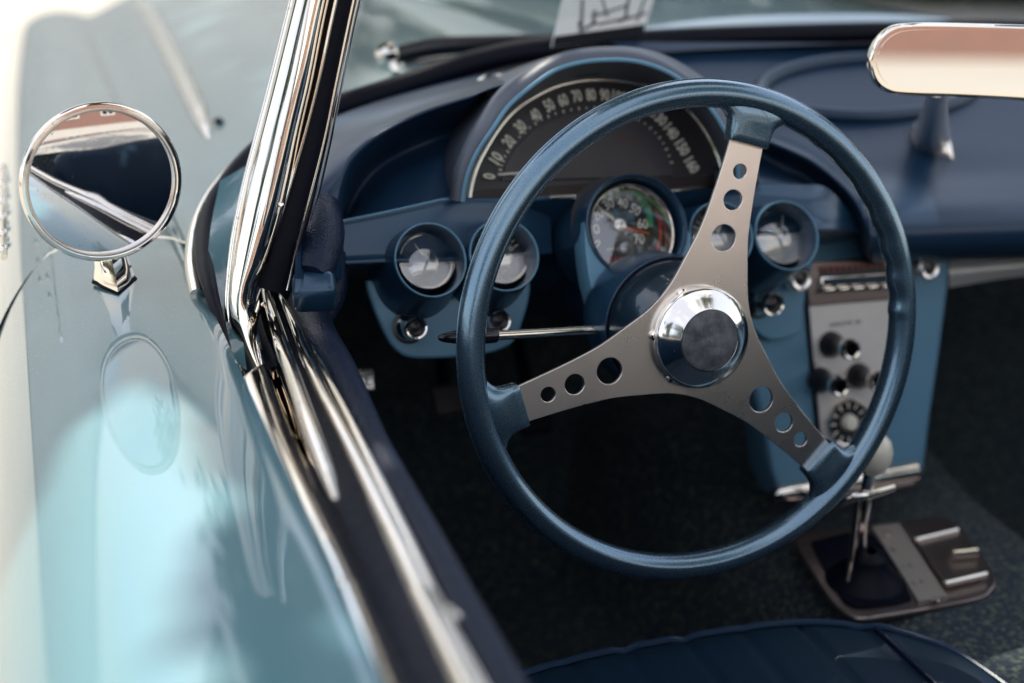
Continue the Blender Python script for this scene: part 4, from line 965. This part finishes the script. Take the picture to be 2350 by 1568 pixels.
for x, y, l, a_, t_ in ((1335, 30, .03, 80, .003), (1352, 60, .022, 20, .003), (1362, 42, .018, 75, .003), (1400, 25, .05, 12, .002), (1410, 48, .045, 8, .0025), (1440, 10, .03, 70, .003), (1385, 10, .03, 100, .002), (1450, 40, .04, 12, .002), (1330, 62, .012, 95, .003), (1470, 22, .03, 60, .002)):
    q = cdf.px(x, y); f2 = Fr(cdf.p(q[0], q[1], .0009), cdn, rot=R(a_)); box(bm, f2, -l/2, l/2, -t_/2, t_/2, 0, .0003)
bm_obj('printed_strokes', bm, mat('print_ink', (.06, .06, .09), .6), card, False)

# ---------------------------------------------------------------- what the chrome and the glasses reflect
bw = mat('red_brick_wall', (.30, .10, .065), .85, noise=(3, (.24, .09, .06), .4, .6, 0))
n = bw.node_tree; br = n.nodes.new('ShaderNodeTexBrick'); br.inputs['Scale'].default_value = 1.0; br.inputs['Color1'].default_value = (.19, .062, .042, 1); br.inputs['Color2'].default_value = (.13, .048, .036, 1)
br.inputs['Mortar'].default_value = (.20, .18, .16, 1); br.inputs['Brick Width'].default_value = .22; br.inputs['Row Height'].default_value = .075; br.inputs['Mortar Size'].default_value = .01
t_ = n.nodes.new('ShaderNodeTexCoord'); mpp = n.nodes.new('ShaderNodeMapping'); mpp.inputs['Rotation'].default_value = (R(90), 0, 0)
n.links.new(t_.outputs['Object'], mpp.inputs[0]); n.links.new(mpp.outputs[0], br.inputs['Vector']); n.links.new(br.outputs[0], n.nodes['Principled BSDF'].inputs['Base Color'])
bm = bmesh.new(); f = Fr(Vector((2, -26, 0)), (0, 1, 0)); box(bm, f, -26, 26, 0, 3.6, -6, 0)
bld = bm_obj('brick_building', bm, bw, None, False); tag(bld, 'long low red brick building behind the parked convertible', 'building')
bm = bmesh.new(); box(bm, f, -26.3, 26.3, 3.6, 3.9, -6.3, .3); bm_obj('roof_edge', bm, mat('roof_trim', (.45, .42, .38), .7), bld, False)
wf_ = mat('white_window_frame', (.75, .74, .70), .5)
for k in range(12):
    bm = bmesh.new(); box(bm, f, -24+k*4.1, -22.4+k*4.1, 1.0, 2.6, -.05, .05); w_o = bm_obj('window', bm, wf_, bld, False)
    bm = bmesh.new(); box(bm, f, -23.9+k*4.1, -23.25+k*4.1, 1.1, 2.5, .05, .06); bm_obj('pane', bm, M['black'], w_o, False)
    bm = bmesh.new(); box(bm, f, -23.15+k*4.1, -22.5+k*4.1, 1.1, 2.5, .05, .06); bm_obj('pane', bm, M['black'], w_o, False)
lf = mat('tree_leaves', (.035, .065, .022), .6, noise=(2, (.06, .09, .03), .4, .6, 0)); bk = mat('tree_bark', (.09, .065, .045), .9)
def tree(x, y, h, label, lo=.25, hi=.95, sp=.17):
    t = bpy.data.objects.new('tree', None); sc.collection.objects.link(t); t.location = (0, 0, 0)
    tag(t, label, 'tree', 'trees around the parking area')
    tubeo('trunk', [(x, y, 0), (x+.1, y, h*.3), (x-.05, y+.1, h*.6)], [.22, .16, .07], bk, t, n=8, seg=8)
    bm = bmesh.new()
    cl = [(Vector((x+random.gauss(0, h*sp), y+random.gauss(0, h*sp), h*random.uniform(lo, hi))), random.uniform(.5, 1.1)*h*.13) for _ in range(26)]
    for c, r in cl:
        for _ in range(110):
            d = Vector((random.gauss(0, 1), random.gauss(0, 1), random.gauss(0, .8))).normalized()*r*random.uniform(.5, 1.05)
            p = c+d; a = Vector((random.gauss(0, 1), random.gauss(0, 1), random.gauss(0, 1))).normalized(); b = a.orthogonal().normalized(); s_ = .16
            bm.faces.new([bm.verts.new(p+a*s_), bm.verts.new(p+b*s_*.6), bm.verts.new(p-a*s_), bm.verts.new(p-b*s_*.6)])
    bm_obj('crown', bm, lf, t, False)
tree(-7.5, -8, 6.5, 'added leafy tree at the left behind the convertible')  # added out of view, a dark reflection for the chrome
tree(4.2, -5.6, 9, 'tall leafy tree with a high crown behind the passenger side', .55, .95, .12)
tree(-9, 6, 6, 'added leafy tree ahead on the driver side of the convertible')  # also added, unseen, to darken the chrome
tree(4, 15, 5, 'added leafy tree ahead on the right, nearest the car centre line')  # this and the next two are added, unseen, to darken the hood's reflection
tree(8.5, 13, 5.5, 'added leafy tree ahead on the right, middle one of three')
tree(12.5, 10.5, 5.5, 'added leafy tree ahead on the right, farthest to the side of three')
tree(12, 4, 6, 'added leafy tree on the passenger side of the convertible')  # another unseen tree added for the chrome to reflect

# added unseen tree, crown shaped to shade the cockpit and leave two lit gaps
t = bpy.data.objects.new('tree', None); sc.collection.objects.link(t)
tag(t, 'added unseen shade tree, the largest, leaning over the convertible from ahead on the right', 'tree', 'trees around the parking area')
tubeo('trunk', [(5.6, 3.6, 0), (5.2, 3.5, 1.8), (4.3, 3.3, 3.1), (2.8, 2.9, 3.9), (1.4, 2.5, 4.25)], [.34, .26, .18, .11, .04], bk, t, n=20, seg=12)
GL = [(-1.6, -.55), (-.93, -.19), (-.897, -.165), (-.854, -.091), (-.82, -.069), (-.80, -.06), (-.765, -.13), (-.775, -.223), (-.775, -.246), (-.785, -.328), (-.80, -.40), (-.815, -.47), (-.83, -.8), (-.83, -2.2), (-3, -2.2), (-3, -.9)]  # lit patches cut out of the added crown's shadow footprint
GR = [(-.25, .16), (-.197, .178), (-.093, .196), (.016, .212), (.50, .27), (.50, .07), (-.25, .07)]
def inside(p, G):
    c = False
    for i in range(len(G)):
        (x1, y1), (x2, y2) = G[i], G[i-1]
        if (y1 > p[1]) != (y2 > p[1]) and p[0] < (x2-x1)*(p[1]-y1)/(y2-y1)+x1: c = not c
    return c
bm = bmesh.new(); rnd = random.Random(3); cnt = 0
while cnt < 20000:
    x, y = rnd.uniform(-2.3, 2.6), rnd.uniform(-2.2, 3.0)
    if ((x-.2)/2.5)**2+((y-.4)/2.7)**2 > 1+.15*math.sin(5*math.atan2(y, x)): continue
    if inside((x, y), GL) or inside((x, y), GR): continue
    if x > -.61 and y > (-.12 if x > -.26 else .09): continue
    tt = rnd.uniform(3.4, 4.1); p = Vector((x, y, .862))+sd*tt; cnt += 1
    a = Vector((rnd.gauss(0, 1), rnd.gauss(0, 1), rnd.gauss(0, .5))).normalized(); b = a.cross(Vector((rnd.gauss(0, .5), rnd.gauss(0, .5), 1))).normalized(); l = rnd.uniform(.035, .06)
    bm.faces.new([bm.verts.new(p+a*l), bm.verts.new(p+b*l*.6), bm.verts.new(p-a*l), bm.verts.new(p-b*l*.6)])
for k in range(9000):  # more added leaves, placed as a dark reflection in the door paint
    p = Vector((rnd.gauss(.75, .42), rnd.uniform(4.5, 6), rnd.uniform(3.3, 8.3))); p.x += .12*math.sin(p.z*2.3)-.1*(p.z-5)
    a = Vector((rnd.gauss(0, 1), rnd.gauss(0, .4), rnd.gauss(0, 1))).normalized(); b = a.cross(Vector((0, 1, rnd.gauss(0, .3)))).normalized(); l = rnd.uniform(.06, .10)
    bm.faces.new([bm.verts.new(p+a*l), bm.verts.new(p+b*l*.6), bm.verts.new(p-a*l), bm.verts.new(p-b*l*.6)])
bm_obj('crown', bm, lf, t, False)

pw2 = mat('pale_render', (.78, .78, .74), .85, noise=(.6, (.70, .70, .67), .4, .7, 0))
bm = bmesh.new(); f = Fr(Vector((-12, 27, 0)), (0, -1, 0)); box(bm, f, -18, 18, 0, 10, -8, 0)
hall = bm_obj('added_pale_building', bm, pw2, None, False); tag(hall, 'added unseen pale rendered building well ahead of the convertible', 'building')  # added out of view so the fender mirrors a pale wall
bm = bmesh.new(); box(bm, f, -18.3, 18.3, 10, 10.3, -8, .3); bm_obj('roof_edge', bm, mat('grey_trim', (.5, .5, .49), .7), hall, False)

bm = bmesh.new()  # unseen hedge added so the hood reflects something dark
for k in range(26000):
    a_ = rnd.uniform(R(13), R(58)); d_ = rnd.uniform(11.5, 13.5); p = Vector((math.sin(a_)*d_, math.cos(a_)*d_, rnd.uniform(.05, 3.9+.4*math.sin(a_*25))))
    a = Vector((rnd.gauss(0, 1), rnd.gauss(0, 1), rnd.gauss(0, 1))).normalized(); b = a.orthogonal().normalized(); l = rnd.uniform(.08, .14)
    bm.faces.new([bm.verts.new(p+a*l), bm.verts.new(p+b*l*.6), bm.verts.new(p-a*l), bm.verts.new(p-b*l*.6)])
tag(bm_obj('hedge', bm, lf, None, False), 'added tall clipped dark green hedge curving ahead on the passenger side', 'hedge')
